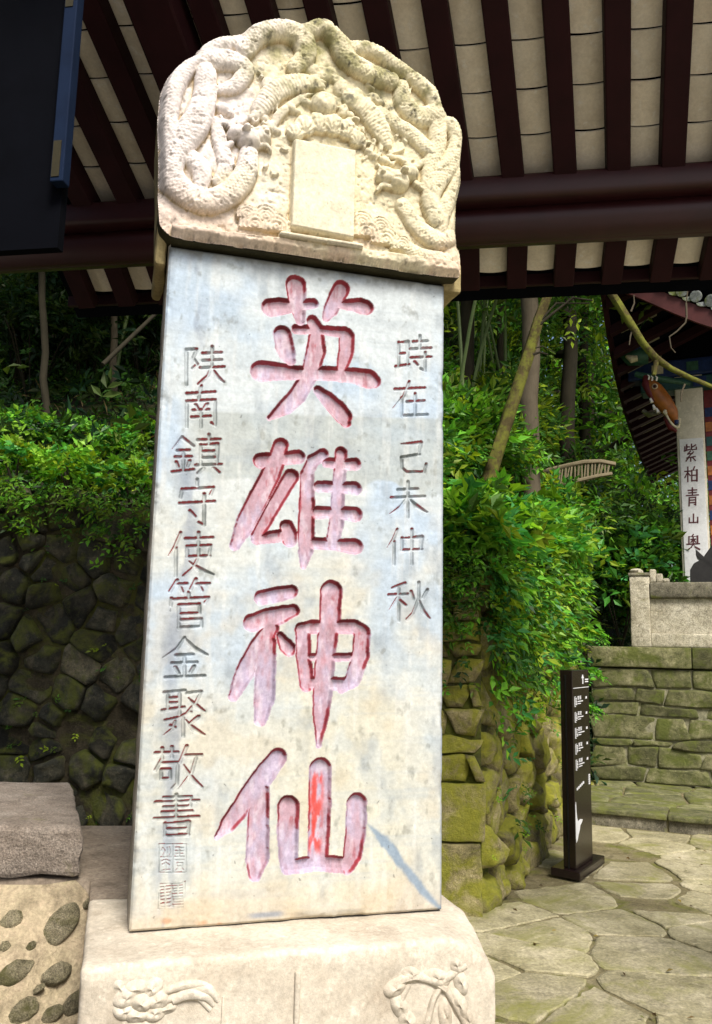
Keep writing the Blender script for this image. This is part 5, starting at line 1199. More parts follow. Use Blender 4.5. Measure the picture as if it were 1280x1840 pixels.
for k in range(int(acc[-1] / .165)):
    s = .06 + k * .165; p = np.array([np.interp(s, acc, [e[i] for e in edge]) for i in range(3)]) + ZZ * .10
    up_ = A2 * rid + ZZ * 1.5; up_ /= np.linalg.norm(up_)
    mb = MB(); mb.tube([p - HO - up_ * .03, p - HO + up_ * .25, p - HO + up_ * 2.6], [.058, .052, .052], 10); o = mb.build('ridge_tile', M['tilegrey'], hall, smooth=True)
    MB().tube([p - HO - up_ * .034, p - HO - up_ * .055], [.066, .062], 12).build('end_disc', M['tilegrey'], o)
    q = p + (edge[-1] - edge[0]) / np.linalg.norm(edge[-1] - edge[0]) * .0825 - ZZ * .05
    V = [q - HO + B2 * (.075 * math.cos(a)) + ZZ * (-.05 * math.sin(a)) - A2 * .03 for a in np.linspace(0, math.pi, 7)]
    V += [v + A2 * .02 for v in V]; MB().add(V, [list(range(6, -1, -1)), list(range(7, 14))] + [(i, i + 1, i + 8, i + 7) for i in range(6)]).build('drip_tile', M['tilegrey'], hall)

# dark iron burner roof behind the balustrade
ib = PLN(1262, 1043, BO + A2 * .45, A2); ib[2] = TT
burn = thing('incense_burner', 'blackened iron burner with sloping roof standing before the white pillar', 'burner', ib)
def ipx(px, py): return PLN(px, py, BO + A2 * .45, A2) - ib
a, b, c = ipx(1250, 986), ipx(1300, 1032), ipx(1250, 994)
thk = ipx(1250, 998)[2] - a[2]
MB().frame_box(a, b - a, A2 * .4, ZZ * thk).build('roof_plate', M['iron'], burn, bevel=.006)
a2, b2 = ipx(1238, 1043), ipx(1300, 1043); h_ = ipx(1255, 1005)[2]
V = [a2, b2, b2 + ZZ * (h_ * .55 - b2[2] * 0), ipx(1262, 1004), ipx(1247, 1012), ipx(1240, 1024)]; V = [np.asarray(v) for v in V]; V[0][2] = 0; V[1][2] = 0
V += [v + A2 * .34 for v in V]; MB().add(V, [(0, 1, 2, 3, 4, 5), (11, 10, 9, 8, 7, 6)] + [(i, i + 6, (i + 1) % 6 + 6, (i + 1) % 6) for i in range(6)]).build('body', M['iron'], burn, bevel=.01)

# ------------------------------------------------------------------ dark sign pylon
q0, q1, q2 = G(990, 1573, 0.0), G(1043, 1584, 0.0), G(1076, 1550, 0.0)
e1 = q1 - q0; w1 = np.linalg.norm(e1); e1 /= w1; e2 = np.array([-e1[1], e1[0], 0]); e2 = e2 if e2 @ (q2 - q1) > 0 else -e2; w2 = float((q2 - q1) @ (.35 * e2 + .65 * (q2 - q1) / np.linalg.norm(q2 - q1)))
e2 = (q2 - q1) / np.linalg.norm(q2 - q1) * .6 + e2 * .4; e2 /= np.linalg.norm(e2); w2 = float(np.linalg.norm(q2 - q1))
sg = thing('sign_pylon', 'dark brown lacquered direction sign pylon with white lettering beside mossy wall', 'sign', q1)
SGO = np.array(sg.location)
MB().frame_box(-e1 * w1, e1 * w1, e2 * w2, ZZ * .055).build('plinth', M['sign'], sg, bevel=.006)
nf = np.cross(e2, ZZ); nf = nf if nf @ (CAM - SGO) > 0 else -nf          # text face normal
FP = SGO - e1 * .045
ztop_ = float(PLN(1040, 1204, FP + e2 * w2 * .5, nf)[2])
th_, wd_ = (w1 - .09) * .74, (w2 - .10) * .80
body = MB().frame_box(-e1 * (.045 + th_) + e2 * .05 + ZZ * .056, e1 * th_, e2 * wd_, ZZ * (ztop_ - .056)).build('body', M['sign'], sg, bevel=.004)
MB().frame_box(-e1 * (.045 + th_ * .62) + e2 * .046 + ZZ * .056, e1 * th_ * .12, e2 * .0035, ZZ * (ztop_ - .09)).build('edge_groove', M['black'], sg)
HT = ztop_ - .056; f0_ = FP - SGO + e2 * .05 + ZZ * .056
def sgp(u, v, off=.0): return f0_ + e2 * (wd_ * u) + ZZ * (HT * v) + nf * off       # u: 0 near edge .. 1 far edge
def sbox(mb, u0, u1, v0, v1): mb.frame_box(sgp(u0, v0, .0005), e2 * (wd_ * (u1 - u0)), nf * .0025, ZZ * (HT * (v1 - v0)))
def spoly(name, pts): 
    V = [sgp(u, v, .0005) for u, v in pts] + [sgp(u, v, .003) for u, v in pts]; n = len(pts)
    MB().add(V, [list(range(n))[::-1], list(range(n, 2 * n))] + [(i, (i + 1) % n, (i + 1) % n + n, i + n) for i in range(n)]).build(name, M['signtext'], body)
spoly('arrow', [(.60, .925), (.64, .925), (.64, .955), (.68, .955), (.62, .975), (.56, .955), (.60, .955)])
mb = MB(); [sbox(mb, .76, .95, .945 - .012 * k, .951 - .012 * k) for k in range(2)]; mb.build('lettering', M['signtext'], body)
mb = MB(); sbox(mb, 0.04, .97, .905, .908); mb.build('divider_line', M['signtext'], body)
for g in range(5):
    v = .845 - .081 * g; mb = MB(); rr = random.Random(g)
    sbox(mb, .10, .125, v - .035, v + .018); sbox(mb, .10, .17, v + .015, v + .018); sbox(mb, .10, .17, v - .036, v - .033)
    for k in range(5): sbox(mb, .16, .16 + rr.uniform(.05, .09), v - .027 + .008 * k, v - .022 + .008 * k)
    for k in range(2):
        for j in range(3): sbox(mb, .28 + .12 * k, .37 + .12 * k, v + .001 + .007 * j, v + .004 + .007 * j)
        sbox(mb, .315 + .12 * k, .335 + .12 * k, v, v + .019)
    sbox(mb, .28, .28 + rr.uniform(.25, .4), v - .012, v - .007); sbox(mb, .28, .28 + rr.uniform(.1, .2), v - .023, v - .019)
    mb.build('lettering', M['signtext'], body)
    u = .80; spoly('marker', [(u + .055 * math.cos(a) * (1 if i % 2 else .6), v + .006 + .009 * math.sin(a) * (1 if i % 2 else .6)) for i, a in enumerate(np.linspace(0, 2 * math.pi, 9)[:-1])])
mb = MB(); [sbox(mb, .12 + .09 * k, .19 + .09 * k, .385 + .005 * k, .397 + .005 * k) for k in range(5)]; mb.build('lettering', M['signtext'], body)
mb = MB(); [sbox(mb, .84, .92, .39 + .011 * k, .398 + .011 * k) for k in range(5)]; mb.build('lettering', M['signtext'], body)
spoly('white_emblem', [(.02, .31), (.05, .33), (.07, .28), (.10, .25), (.14, .23), (.30, .235), (.42, .228), (.36, .215), (.27, .205), (.22, .18), (.16, .165), (.10, .14), (.04, .13), (.02, .15)])

# ------------------------------------------------------------------ vegetation
def unit(a): return a / (np.linalg.norm(a, axis=-1, keepdims=True) + 1e-9)
class Leaves:
    def __init__(s): s.v = []; s.c = []
    def sprigs(s, P, Dr, Nm, L, K, lw, col, cvar=0.25, droop=0.15, spread=55, mode='pinnate'):
        """P, Dr, Nm: (N,3) base, growth direction, upper-side normal; L sprig length (N,), K leaflets, lw leaflet length/width"""
        P = np.asarray(P, float); N = len(P)
        if N == 0: return s
        Dr = unit(np.asarray(Dr, float)); Nm = unit(Nm - Dr * (Nm * Dr).sum(1, keepdims=True)); Sd = np.cross(Dr, Nm)
        col = np.asarray(col, float); base = col[rng.integers(0, len(col), N)] * (1 + rng.normal(0, cvar, (N, 1))).clip(.35, 1.9)
        for k in range(K):
            if mode == 'pinnate':
                if k == K - 1: off, an = 0.85, 0.0
                else: off, an = 0.15 + 0.75 * (k // 2) / max(1, (K - 1) / 2), math.radians(spread) * (1 if k % 2 else -1)
            else: off, an = 0.25, math.radians(-spread + 2 * spread * k / max(1, K - 1))
            an = an + rng.normal(0, .15, (N, 1)); l = (L * lw[0] * rng.uniform(.75, 1.25, N))[:, None]; w = l * lw[1]
            d = Dr * np.cos(an) + Sd * np.sin(an) + Nm * rng.normal(0, .22, (N, 1)); d = unit(d)
            b = P + Dr * (off * L)[:, None] - np.array([0, 0, 1.0]) * droop * (off * L)[:, None]
            n = unit(Nm + rng.normal(0, .3, (N, 3))); sd = unit(np.cross(d, n)); n = np.cross(sd, d)
            V = np.stack([b, b + d * l * .45 + sd * w * .5 + n * w * .16, b + d * l - n * l * .12, b + d * l * .45 - sd * w * .5 + n * w * .16], 1)
            s.v.append(V.reshape(-1, 3)); cc = base * (1 + rng.normal(0, .10, (N, 1))).clip(.5, 1.5); s.c.append(np.repeat(cc, 4, 0))
        return s
    def build(s, name, parent=None):
        V = np.concatenate(s.v); Cc = np.concatenate(s.c).clip(0.004, .8); n = len(V) // 4; i = np.arange(n)[:, None] * 4
        T = np.concatenate([i + np.array([[0, 1, 2]]), i + np.array([[0, 2, 3]])])
        if parent is not None: V = V - np.array(parent.location)[None]
        return link(name, mesh_np(name, V, T=T, col=Cc, smooth=False), M['leaf'], parent)
def rdir(N, up=0.3, out=None, k=1.0):
    d = rng.normal(0, 1, (N, 3)); d[:, 2] = d[:, 2] * .5 + up
    if out is not None: d = d * .6 + np.asarray(out) * k
    return unit(d)
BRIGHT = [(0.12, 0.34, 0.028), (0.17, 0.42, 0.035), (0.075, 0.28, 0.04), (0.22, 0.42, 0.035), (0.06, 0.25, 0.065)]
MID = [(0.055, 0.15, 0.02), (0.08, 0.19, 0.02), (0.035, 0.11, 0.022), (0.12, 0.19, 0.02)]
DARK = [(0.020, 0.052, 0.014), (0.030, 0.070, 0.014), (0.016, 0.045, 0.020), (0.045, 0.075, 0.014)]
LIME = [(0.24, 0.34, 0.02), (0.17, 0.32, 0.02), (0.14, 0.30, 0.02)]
def shrub(name, label, cat, base, rx, rz, n, col, L=(.07, .14), K=5, lw=(.5, .45), group=None, lift=.75, mode='pinnate', stems=5, bias=None, droop=.2, spread=55):
    o = thing(name, label, cat, base, 0, group); base = np.asarray(base, float)
    c = base + np.array([0, 0, rz * lift]); u = unit(rng.normal(0, 1, (n, 3))); u[:, 2] = np.abs(u[:, 2]) * .9 - .15; rad = rng.uniform(.45, 1.0, n) ** .6
    lob = .45 + 1.1 * fbm(u[:, 0] * 3.0 + base[0], u[:, 1] * 3.0, u[:, 2] * 3.0, seed=int(abs(base[0]) * 100) % 50, oct=2)
    P = c + u * rad[:, None] * lob[:, None] * np.array([rx, rx, rz])
    if bias is not None: P = P + np.asarray(bias) * rad[:, None]
    d = rdir(n, .1, u, .9); nm = rdir(n, 1.0, u, .5); nm[:, 2] = np.abs(nm[:, 2]) + .3
    Leaves().sprigs(P, d, nm, rng.uniform(*L, n), K, lw, col, mode=mode, droop=droop, spread=spread).build('foliage', o)
    for i in range(stems):
        a = rng.uniform(0, 6.28); e = np.array([math.cos(a) * rx * .55, math.sin(a) * rx * .55, rz * (lift + .5) * rng.uniform(.6, 1)])
        MB().tube([np.zeros(3), e * .5 + np.array([0, 0, rz * .12]), e], [.012, .008, .004], 5).build('stem', M['barkdark'], o)
    return o
def hz(x, y): return float(terrain_z(x, y)[0])

# --- bright shrubs and creeper hanging over the retaining wall
SHR = [(0.15, .25, .34, .42, 'leafy green shrub spilling over the dressed wall corner'), (0.75, .22, .40, .50, 'dense bright green shrub on the wall top before the leaning tree'), (1.35, .25, .40, .46, 'bright green shrub overhanging the wall top behind the sign'),
       (1.95, .25, .42, .50, 'bushy green shrub on the wall top beside the rustic fence'), (2.55, .22, .40, .44, 'green shrub with broad leaves above the far wall end'), (3.05, .22, .40, .44, 'sprawling shrub crowning the end of the retaining wall')]
for a, b, rx, rz, lab in SHR:
    p = K0 + A2 * a - B2 * b; p[2] = tw_top(a) - .05
    shrub('shrub', lab, 'shrub', p, rx, rz, 400, BRIGHT + BRIGHT + MID[:2] + LIME, L=(.06, .19), K=5, lw=(.72, .5), lift=.55, bias=B2 * .06, mode='palmate' if a < 2 else 'pinnate', spread=85)
for a, b, rx, rz, lab in [(.5, .9, .45, .5, 'tall green shrub standing behind the wall corner'), (1.3, .95, .5, .5, 'green shrub at the foot of the leaning tree'), (2.2, 1.0, .55, .55, 'leafy shrub between wall top and rustic fence'), (.0, 1.5, .6, .7, 'yellow leaved shrub rising behind the stele'), (2.9, .8, .5, .5, 'green shrub below the end of the rustic fence'), (3.6, .9, .55, .55, 'leafy shrub under the middle of the rustic fence'), (3.9, 1.9, .6, .7, 'shrub covering the near end of the rustic fence'), (4.1, .35, .5, .72, 'bright shrub under the far half of the rustic fence'), (4.7, .5, .5, .7, 'loose shrub in front of the far fence end')]:
    p = K0 + A2 * a - B2 * b; p[2] = hz(p[0], p[1]) - .03
    shrub('shrub', lab, 'shrub', p, rx, rz, 430, MID + BRIGHT[:3] + LIME[:1], L=(.10, .18), K=5, lw=(.6, .48))
n = 1500; a = rng.uniform(-.05, TW_L, n); drop = np.abs(rng.normal(0, .42, n)) * (0.55 + .9 * fbm(a * 2.2, a * 0, seed=12)); zt = np.array([tw_top(q) for q in a])
P = K0 + A2 * a[:, None] + B2 * rng.uniform(.02, .13, n)[:, None] + ZZ * (zt + .12 - drop)[:, None]
d = unit(B2 * .6 + rng.normal(0, .5, (n, 3)) + np.array([0, 0, -.35])); nm = unit(B2 * .7 + ZZ * .8 + rng.normal(0, .35, (n, 3)))
lv = Leaves().sprigs(P, d, nm, rng.uniform(.07, .15, n), 5, (.62, .46), BRIGHT + MID + LIME[:1], droop=.3)
for q in range(34):                                          # single vines trailing down the face
    a0_ = rng.uniform(.05, TW_L); ln = rng.uniform(.3, 1.15); m = int(ln / .035); t = np.linspace(0, 1, m); sw = np.cumsum(rng.normal(0, .012, m))
    P = K0 + A2 * (a0_ + sw)[:, None] + B2 * rng.uniform(.07, .12, m)[:, None] + ZZ * (tw_top(a0_) + .05 - ln * t)[:, None]
    lv.sprigs(P, unit(B2 * .5 + rng.normal(0, .6, (m, 3)) + np.array([0, 0, -.4])), unit(B2 * .8 + ZZ * .6 + rng.normal(0, .3, (m, 3))), rng.uniform(.04, .09, m), 3, (.7, .55), BRIGHT + LIME + MID[:1], droop=.3)
n = 500; a = rng.uniform(0, TW_L, n); z = rng.uniform(.15, 1.7, n) ** 1.0; ok = fbm(a * 2.5, z * 2.0, seed=19) > .56; a, z = a[ok], z[ok]; n = len(a)
P = K0 + A2 * a[:, None] + B2 * rng.uniform(.03, .08, n)[:, None] + ZZ * z[:, None]
lv.sprigs(P, unit(B2 * .6 + rng.normal(0, .6, (n, 3))), unit(B2 * .7 + ZZ * .8 + rng.normal(0, .3, (n, 3))), rng.uniform(.035, .07, n), 5, (.5, .5), MID + LIME)
n = 420; a = rng.uniform(0, .5, n); P = K0 - PD * a[:, None] - PN * rng.uniform(.04, .1, n)[:, None] + ZZ * (2.15 - np.abs(rng.normal(0, .33, n)))[:, None]
lv.sprigs(P, unit(-PN * .6 + rng.normal(0, .5, (n, 3)) + np.array([0, 0, -.3])), unit(-PN * .7 + ZZ * .8 + rng.normal(0, .35, (n, 3))), rng.uniform(.06, .11, n), 5, (.5, .46), BRIGHT[:2] + MID)
tag(lv.build('hanging_creeper'), 'bright green creeper hanging down the mossy retaining wall', 'creeper', kind='stuff')
# ferns on the far wall end
for i, (a, z, sc, lab) in enumerate([(TW_L - .05, 1.72, .34, 'uppermost fern tuft drooping from the wall end'), (TW_L - .03, 1.35, .30, 'middle fern tuft drooping from the wall end'), (TW_L - .05, 1.0, .26, 'lowest fern tuft low on the wall end')]):
    p = K0 + A2 * a + B2 * .05 + ZZ * z; o = thing('fern', lab, 'fern', p, 0, 'ferns on the wall end')
    for k in range(9):
        ang = rng.uniform(-1.3, 1.3); dr = unit(B2 * math.cos(ang) + A2 * math.sin(ang) * .8 + ZZ * rng.uniform(-.1, .5)); t = np.linspace(.08, 1, 15); L = sc * rng.uniform(.7, 1.1)
        P = p + dr * (t * L)[:, None] - ZZ * (t ** 2 * L * .55)[:, None]; tang = unit(dr[None] - ZZ[None] * (2 * t * .55)[:, None]); sdv = unit(np.cross(tang, ZZ)); up_ = np.cross(sdv, tang)
        lf = Leaves(); w = L * .26 * np.sin(np.pi * (t * .85 + .15))
        lf.sprigs(np.concatenate([P, P]), np.concatenate([sdv + tang * .35, -sdv + tang * .35]), np.concatenate([up_, up_]), np.concatenate([w, w]), 1, (1.0, .45), BRIGHT[:3], droop=0.0); rw_ = .006
        lf.v.append(np.stack([P[:-1] - sdv[:-1] * rw_, P[:-1] + sdv[:-1] * rw_, P[1:] + sdv[1:] * rw_, P[1:] - sdv[1:] * rw_], 1).reshape(-1, 3)); lf.c.append(np.tile([[.08, .14, .03]], (4 * (len(P) - 1), 1))); lf.build('frond', o)

# --- left slope: ground cover and weeds over the rubble wall
n = 7500; x = rng.uniform(-5.5, 1.2, n); y = rng.uniform(K0[1] - .1, K0[1] + 6.0, n) + 0; s = s_front(x, y); ok = (s > .02) & (s_side(x, y) > .3); x, y, s = x[ok], y[ok], s[ok]; n = len(x)
z = np.where(s < .3, wall_top(x), terrain_z(x, y)[0]) + np.abs(rng.normal(0, .13, n)) * sstep(.3, .7, fbm(x * 1.8, y * 1.8, seed=44)) * 1.6
f = fbm(x * 1.3, y * 1.3, seed=45)[:, None]; P = np.stack([x, y, z], 1)
lv = Leaves(); near = s < 3.0
for msk, cset, LL in ((near & (f[:, 0] > .54), MID + MID + LIME[:1] + DARK, (.07, .16)), (near & (f[:, 0] <= .54), MID[:3] + DARK + DARK, (.05, .12)), (~near, DARK + MID[:2], (.10, .18))):
    q = P[msk]; m = len(q); lv.sprigs(q, rdir(m, .35, -PN, .35), rdir(m, 1.1, -PN, .4), rng.uniform(*LL, m), 5, (.5, .48), cset, droop=.2)
n = 900; a = rng.uniform(.4, RW_L, n); P = K0 - PD * a[:, None] - PN * rng.uniform(.02, .12, n)[:, None]; P[:, 2] = wall_top(P[:, 0]) + .06 - np.abs(rng.normal(0, .16, n)) * (.3 + 1.4 * fbm(a * 3, a * 0, seed=46))
lv.sprigs(P, unit(-PN * .6 + rng.normal(0, .5, (n, 3)) + np.array([0, 0, -.2])), unit(-PN * .6 + ZZ * .9 + rng.normal(0, .35, (n, 3))), rng.uniform(.05, .11, n), 5, (.5, .5), MID + BRIGHT[:2] + LIME[1:], droop=.3)
n = 260; a = rng.uniform(1.6, 3.6, n); z = rng.uniform(.3, 2.3, n); ok = fbm(a * 3, z * 3, seed=51) > .55; a, z = a[ok], z[ok]; n = len(a)
P = K0 - PD * a[:, None] - PN * rng.uniform(.02, .06, n)[:, None] + ZZ * z[:, None]
lv.sprigs(P, unit(-PN * .6 + rng.normal(0, .6, (n, 3))), unit(-PN * .6 + ZZ + rng.normal(0, .3, (n, 3))), rng.uniform(.03, .07, n), 5, (.55, .5), MID + LIME[:1], droop=.2)
n = 420; x = rng.uniform(-4.5, .5, n); y = rng.uniform(K0[1] + .3, K0[1] + 3.5, n); P = np.stack([x, y, terrain_z(x, y)[0] + .05 + rng.uniform(0, .12, n)], 1)   # dead leaves and straws
lv.sprigs(P, rdir(n, .1), rdir(n, 1), rng.uniform(.08, .2, n), 2, (.7, .12), [(.16, .11, .05), (.22, .16, .08), (.10, .06, .03)], droop=.1)
tag(lv.build('ground_cover'), 'low mixed weeds and ivy covering the slope above the rubble wall', 'ground cover', kind='stuff')
WD = [(20, 700, 1.6, 'broad leaved weed on the slope above the rubble wall'), (95, 790, .55, 'yellow green weed clump on the wall top'), (130, 850, .12, 'lime green seedling sprouting from the wall top stones'), (240, 850, .12, 'round leaved plant at the wall top next to the stele'), (215, 760, .9, 'dark green plant halfway up the slope beside the stele'), (30, 860, .1, 'lime weed hanging at the end of the wall top'), (150, 690, 1.5, 'feathery weed in the middle of the slope'), (255, 690, 1.4, 'single broad leaved plant close behind the stele edge'), (60, 745, 1.0, 'sprawling weed above the yellow green clump')]
for i, (px, py, back, lab) in enumerate(WD):
    dd_ = K0 + PN * back; p = PLN(px, py, dd_, PN); z_ = hz(p[0], p[1]) if back > .3 else float(wall_top(p[0])) - .03
    p[2] = z_ - .02; shrub('weed', lab, 'weed', p, rng.uniform(.16, .26), rng.uniform(.16, .26), 130, (LIME + BRIGHT) if i in (1, 2, 3, 5) else BRIGHT + MID, L=(.07, .13), K=5, lw=(.55, .6), mode='palmate' if i % 2 else 'pinnate', stems=3, spread=80)

# --- the wood behind
n = 15000; x = rng.uniform(-12, 14, n); y = rng.uniform(6, 30, n); s = np.minimum(s_front(x, y), s_side(x, y)); ok = (s > .3) & (np.abs(x / y) < .62); x, y = x[ok], y[ok]; n = len(x)
P = np.stack([x, y, terrain_z(x, y)[0] + np.abs(rng.normal(0, .28, n))], 1)
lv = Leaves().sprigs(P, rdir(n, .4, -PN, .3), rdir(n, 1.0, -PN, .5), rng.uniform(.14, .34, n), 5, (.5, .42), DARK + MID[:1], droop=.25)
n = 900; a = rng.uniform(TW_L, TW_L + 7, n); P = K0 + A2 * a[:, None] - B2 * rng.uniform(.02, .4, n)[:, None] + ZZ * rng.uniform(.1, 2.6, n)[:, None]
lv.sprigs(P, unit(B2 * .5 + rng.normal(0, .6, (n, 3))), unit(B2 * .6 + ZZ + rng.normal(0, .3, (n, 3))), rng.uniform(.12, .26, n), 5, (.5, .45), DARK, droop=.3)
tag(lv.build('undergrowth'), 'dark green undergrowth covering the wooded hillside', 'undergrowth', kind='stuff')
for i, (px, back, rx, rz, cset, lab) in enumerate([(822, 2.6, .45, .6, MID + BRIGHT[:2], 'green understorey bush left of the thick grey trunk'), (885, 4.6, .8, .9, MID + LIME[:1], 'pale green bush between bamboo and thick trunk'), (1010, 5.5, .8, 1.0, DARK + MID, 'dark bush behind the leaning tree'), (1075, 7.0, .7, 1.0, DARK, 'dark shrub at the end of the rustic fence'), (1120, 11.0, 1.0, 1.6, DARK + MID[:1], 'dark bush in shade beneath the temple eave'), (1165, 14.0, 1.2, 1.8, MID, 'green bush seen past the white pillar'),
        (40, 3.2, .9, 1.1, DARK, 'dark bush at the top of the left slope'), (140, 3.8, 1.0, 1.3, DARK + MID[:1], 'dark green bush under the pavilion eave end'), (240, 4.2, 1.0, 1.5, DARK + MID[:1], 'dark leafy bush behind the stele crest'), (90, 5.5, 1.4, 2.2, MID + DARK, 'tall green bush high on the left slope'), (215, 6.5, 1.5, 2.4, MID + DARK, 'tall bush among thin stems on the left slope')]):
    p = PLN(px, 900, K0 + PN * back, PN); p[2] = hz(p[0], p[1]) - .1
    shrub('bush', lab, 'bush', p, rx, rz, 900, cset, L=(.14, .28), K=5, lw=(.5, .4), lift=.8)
for px, py, dep, rx, rz, lab in ((1112, 1000, 10.6, .75, 1.2, 'broad leaved green bush past the wall end'), (1160, 1000, 11.6, .8, 1.3, 'sprawling green bush between wall end and white pillar'), (1190, 1020, 12.2, .7, .8, 'low green bush close behind the white pillar')):
    p = D(px, py, dep); p[2] = max(TT - .02, hz(p[0], p[1]) - .1) if py < 1010 else TT - .02
    shrub('bush', lab, 'bush', p, rx, rz, 420, MID + BRIGHT + DARK[:1], L=(.12, .26), K=5, lw=(.62, .5), lift=.7)
def trunk_path(base, top, bend=.1, n=9, seed=0):
    r = random.Random(seed); b, t = np.asarray(base, float), np.asarray(top, float); L = np.linalg.norm(t - b)
    return [b + (t - b) * k / n + np.array([r.uniform(-1, 1), r.uniform(-1, 1), 0]) * bend * L * .05 * (1 if 0 < k < n else 0) for k in range(n + 1)]
def tree(name, label, base, top, r0, r1, bark, crown, col, group=None, seed=0, nl=5, L=(.18, .34), low=.45, cn=900, crx=1.6):
    o = thing(name, label, 'tree', base, 0, group); b = np.asarray(base, float); P = [p - b for p in trunk_path(base, top, .12, 10, seed)]
    MB().tube(P, list(np.linspace(r0, r1, len(P))), 10, jit=.06, seed=seed).build('trunk', M[bark], o, smooth=True)
    r = random.Random(seed); tips = [P[-1]]
    for k in range(nl):
        q = P[int(len(P) * (low + (.95 - low) * k / nl))]; a = r.uniform(0, 6.28); ln = crx * r.uniform(.6, 1.1); e = q + np.array([math.cos(a) * ln, math.sin(a) * ln, ln * r.uniform(.1, .6)])
        MB().tube([q, (q + e) / 2 + np.array([0, 0, .1]), e], [r1 * 1.2, r1 * .7, r1 * .25], 6).build('limb', M[bark], o, smooth=True); tips += [e, (q + e) / 2]
    if crown:
        tips = np.array(tips); n = cn; c = tips[rng.integers(0, len(tips), n)]; u = unit(rng.normal(0, 1, (n, 3))) * (rng.uniform(.2, 1, n) ** .5)[:, None] * np.array([crx * .5, crx * .5, crx * .36]); Pp = b + c + u
        Leaves().sprigs(Pp, rdir(n, -.1, u, .6), rdir(n, 1.0), rng.uniform(*L, n), 5, (.5, .42), col, droop=.3).build('crown', o)
    return o
def on_hill(px, dep, py=900):
    p = D(px, py, dep); return np.array([p[0], p[1], hz(p[0], p[1]) - .1])
b = on_hill(954, 8.6); tp = D(947, 300, 8.6); tree('tree', 'thick straight grey trunked tree standing behind the leaning tree', b, tp, .105, .09, 'bark', True, DARK + MID, seed=1, low=.8, crx=1.8)
b = on_hill(836, 9.5); tp = D(842, 330, 9.8); tree('tree', 'dark trunked tree close beside the stele edge', b, tp, .10, .07, 'barkdark', True, MID + BRIGHT[:1], seed=2, low=.6, crx=1.7)
b = on_hill(1022, 13.5); tp = D(1020, 300, 13.5); tree('tree', 'dim tree trunk deep in the wood past the leaning tree', b, tp, .14, .10, 'barkdark', True, MID + LIME[:2], seed=3, low=.5, crx=2.6, cn=1500)
b = on_hill(900, 14.5); tp = D(900, 280, 14.5); tree('tree', 'slender tree deep in the bamboo', b, tp, .10, .07, 'barkdark', True, MID + LIME[:2], seed=4, low=.45, crx=2.6, cn=1500)
b = on_hill(78, 7.2); tp = D(72, 360, 7.2); tree('tree', 'thin dark sapling under the beam end above the slope', b, tp, .035, .03, 'barkdark', True, MID + DARK, seed=5, low=.75, crx=1.2, cn=500)
b = on_hill(195, 8.6); tp = D(205, 330, 8.8); tree('tree', 'slim pale stemmed tree halfway between sapling and stele', b, tp, .04, .03, 'bark', True, MID + DARK, seed=6, low=.55, crx=1.6, cn=800)
b = on_hill(20, 9.5); tp = D(5, 300, 9.5); tree('tree', 'leafy tree at the top of the left slope', b, tp, .09, .06, 'barkdark', True, MID + BRIGHT[:1], seed=7, low=.4, crx=2.0, cn=1300)
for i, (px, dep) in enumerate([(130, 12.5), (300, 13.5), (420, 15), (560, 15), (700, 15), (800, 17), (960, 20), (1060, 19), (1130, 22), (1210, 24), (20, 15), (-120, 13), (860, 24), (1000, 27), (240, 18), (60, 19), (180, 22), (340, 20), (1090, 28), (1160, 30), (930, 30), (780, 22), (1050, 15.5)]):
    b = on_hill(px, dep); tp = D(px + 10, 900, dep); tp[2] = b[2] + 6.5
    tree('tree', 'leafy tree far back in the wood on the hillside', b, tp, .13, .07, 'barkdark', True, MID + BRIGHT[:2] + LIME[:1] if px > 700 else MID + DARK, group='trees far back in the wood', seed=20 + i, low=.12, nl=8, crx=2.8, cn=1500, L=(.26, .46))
# bamboo
for i in range(22):
    right = i < 14; px = rng.uniform(812, 935) if right else rng.uniform(150, 300); dep = rng.uniform(8.5, 12.5) if right else rng.uniform(8.5, 11)
    b = on_hill(px, dep); h = rng.uniform(4.5, 6.0); lean = np.array([rng.normal(0, .45), rng.normal(0, .3), 0])
    o = thing('bamboo', 'slender green bamboo culm in the grove beside the thick trunk' if right else 'slender green bamboo culm high on the slope left of the stele', 'bamboo', b, 0, 'bamboo grove right of the stele' if right else 'bamboo culms left of the stele')
    P = [np.array([0, 0, h * t]) + lean * t ** 1.6 * 2 for t in np.linspace(0, 1, 14)]; MB().tube(P, [.022 * (1 - .5 * t) * (1.12 if k % 2 else 1) for k, t in enumerate(np.linspace(0, 1, 14))], 7).build('culm', M['bamboo'], o, smooth=True)
    n = 90; t = rng.uniform(.55, 1, n); Pp = b + np.array([np.interp(t, np.linspace(0, 1, 14), [p[c] for p in P]) for c in range(3)]).T + rng.normal(0, .28, (n, 3)) * np.array([1, 1, .6])
    Leaves().sprigs(Pp, rdir(n, -.3), rdir(n, .9), rng.uniform(.16, .28, n), 4, (.75, .16), MID + BRIGHT[:2], droop=.4, mode='palmate', spread=40).build('leaves', o)
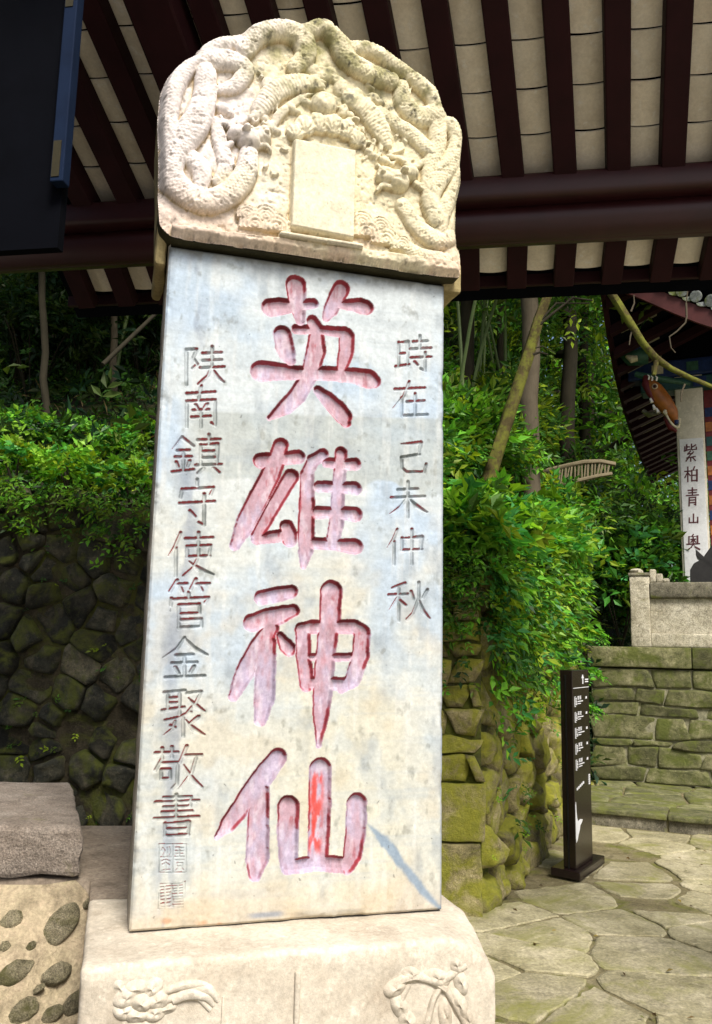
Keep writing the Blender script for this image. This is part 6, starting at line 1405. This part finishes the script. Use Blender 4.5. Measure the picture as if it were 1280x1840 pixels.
# leaning mossy tree with its drooping bough
LD = 6.6
b = D(876, 878, LD); b[2] = hz(b[0], b[1]) - .12
b0 = D(876, 872, LD); o = thing('leaning_tree', 'leaning pale mossy tree with a long drooping bough above the fence', 'tree', b); bb = np.array(o.location)
Pt = [b] + [D(px, py, LD + dd_) for px, py, dd_ in ((878, 862, 0), (895, 805, 0), (915, 745, .02), (933, 690, .03), (950, 635, .05), (968, 575, .05), (988, 520, .04), (1008, 470, 0), (1035, 420, -.1), (1060, 400, -.2))]
MB().tube([p - bb for p in Pt], [.068, .060, .055, .055, .049, .049, .043, .041, .036, .035, .030], 12, jit=.14, seed=3).build('trunk', M['barkpale'], o, smooth=True)
LB = LD - .25
Bt = [D(px, py, LB) for px, py in ((1060, 400), (1072, 460), (1088, 510), (1110, 545), (1132, 580), (1155, 615), (1178, 643), (1205, 662), (1240, 678), (1285, 697), (1340, 705))]
MB().tube([p - bb for p in Bt], [.030, .034, .037, .033, .034, .029, .030, .022, .021, .017, .012], 10, jit=.16, seed=4).build('bough', M['barkpale'], o, smooth=True)
MB().tube([D(px, py, LB) - bb for px, py in ((1180, 645), (1178, 660), (1175, 674))], [.024, .02, .017], 8, jit=.1).build('stub', M['barkpale'], o, smooth=True)
for pts in (((1134, 560), (1140, 545), (1139, 530)), ((1137, 590), (1133, 605), (1131, 620)), ((1108, 522), (1122, 516), (1140, 508)), ((1233, 545), (1234, 570), (1232, 580), (1216, 596), (1203, 605), (1206, 625), (1214, 634)), ((1226, 500), (1236, 522), (1233, 545)), ((1231, 690), (1225, 705), (1224, 722))):
    MB().tube([D(px, py, LB) - bb for px, py in pts], list(np.linspace(.008, .004, len(pts))), 6, jit=.2).build('twig', M['bark'], o)
for pts, r_ in ((((962, 590), (985, 570), (1030, 535), (1065, 540)), .016), (((950, 640), (970, 633), (985, 637)), .014), (((968, 580), (1000, 545), (1060, 545)), .012), (((945, 630), (975, 622), (998, 634)), .008)):
    MB().tube([D(px, py, LD + .03) - bb for px, py in pts], list(np.linspace(r_, r_ * .4, len(pts))), 7).build('branch', M['barkdark'], o, smooth=True)
# fallen dark pole on the left slope
p1, p2 = D(185, 655, 6.6), D(310, 535, 7.2)
o = thing('fallen_pole', 'thin dark pole slanting across the slope behind the stele', 'pole', p1); MB().tube([np.zeros(3), (p2 - p1) * .5, (p2 - p1) * 1.5], [.02, .018, .014], 8).build('pole', M['barkdark'], o, smooth=True)
# rustic fence
FD = 9.6; fo = D(1000, 870, FD); fo[2] = hz(fo[0], fo[1])
fe = thing('rustic_fence', 'rustic stick fence with two rails and many thin pickets', 'fence', fo); fo = np.array(fe.location)
topr = [(940, 856), (985, 845), (1020, 836), (1050, 830), (1080, 829), (1106, 834)]; lowr = [(930, 890), (970, 880), (1010, 871), (1045, 863), (1075, 856), (1100, 852)]
MB().tube([D(px, py, FD) - fo for px, py in topr], .026, 7, jit=.15).build('rail', M['stick'], fe, smooth=True); MB().tube([D(px, py - 1, FD - .04) - fo for px, py in lowr], .022, 7, jit=.15).build('rail', M['stick'], fe, smooth=True)
MB().tube([D(px, py + 3, FD + .03) - fo for px, py in topr], .011, 7, jit=.15).build('rail', M['stick'], fe, smooth=True)
for k in range(26):
    t = k / 25; px = 945 + 150 * t; pt = np.interp(px, [q[0] for q in topr], [q[1] for q in topr]); pl = np.interp(px, [q[0] for q in lowr], [q[1] for q in lowr])
    a_, b_ = D(px + rng.uniform(-2, 2), pt - rng.uniform(0, 4), FD + .01), D(px - 3 + rng.uniform(-3, 3), pl + rng.uniform(0, 8), FD - .03)
    MB().tube([a_ - fo, b_ - fo], rng.uniform(.009, .015), 5).build('picket', M['stick'], fe)
for px in (940, 962):
    a_ = D(px, 835, FD + .05); MB().tube([a_ - fo, np.array([a_[0], a_[1], hz(a_[0], a_[1]) - .1]) - fo], .022, 7, jit=.1).build('fence_post', M['stick'], fe)

n = 130; x = rng.uniform(.8, 4.2, n); y = rng.uniform(3.2, 7.0, n); ok = np.array([np.dot(np.array([a, b, 0]) - K0, B2) > .1 for a, b in zip(x, y)]) & (rng.uniform(0, 1, n) < .75); x, y = x[ok], y[ok]; n = len(x)
tag(Leaves().sprigs(np.stack([x, y, np.full(n, .012)], 1), np.stack([rng.normal(0, 1, n), rng.normal(0, 1, n), np.zeros(n)], 1), np.tile([0, 0, 1.0], (n, 1)), rng.uniform(.02, .05, n), 1, (1.0, .5), [(.16, .10, .04), (.22, .17, .05), (.09, .06, .03), (.14, .16, .03)], droop=0).build('fallen_leaves'), 'small brown fallen leaves scattered over the flagstones', 'leaves', kind='stuff')
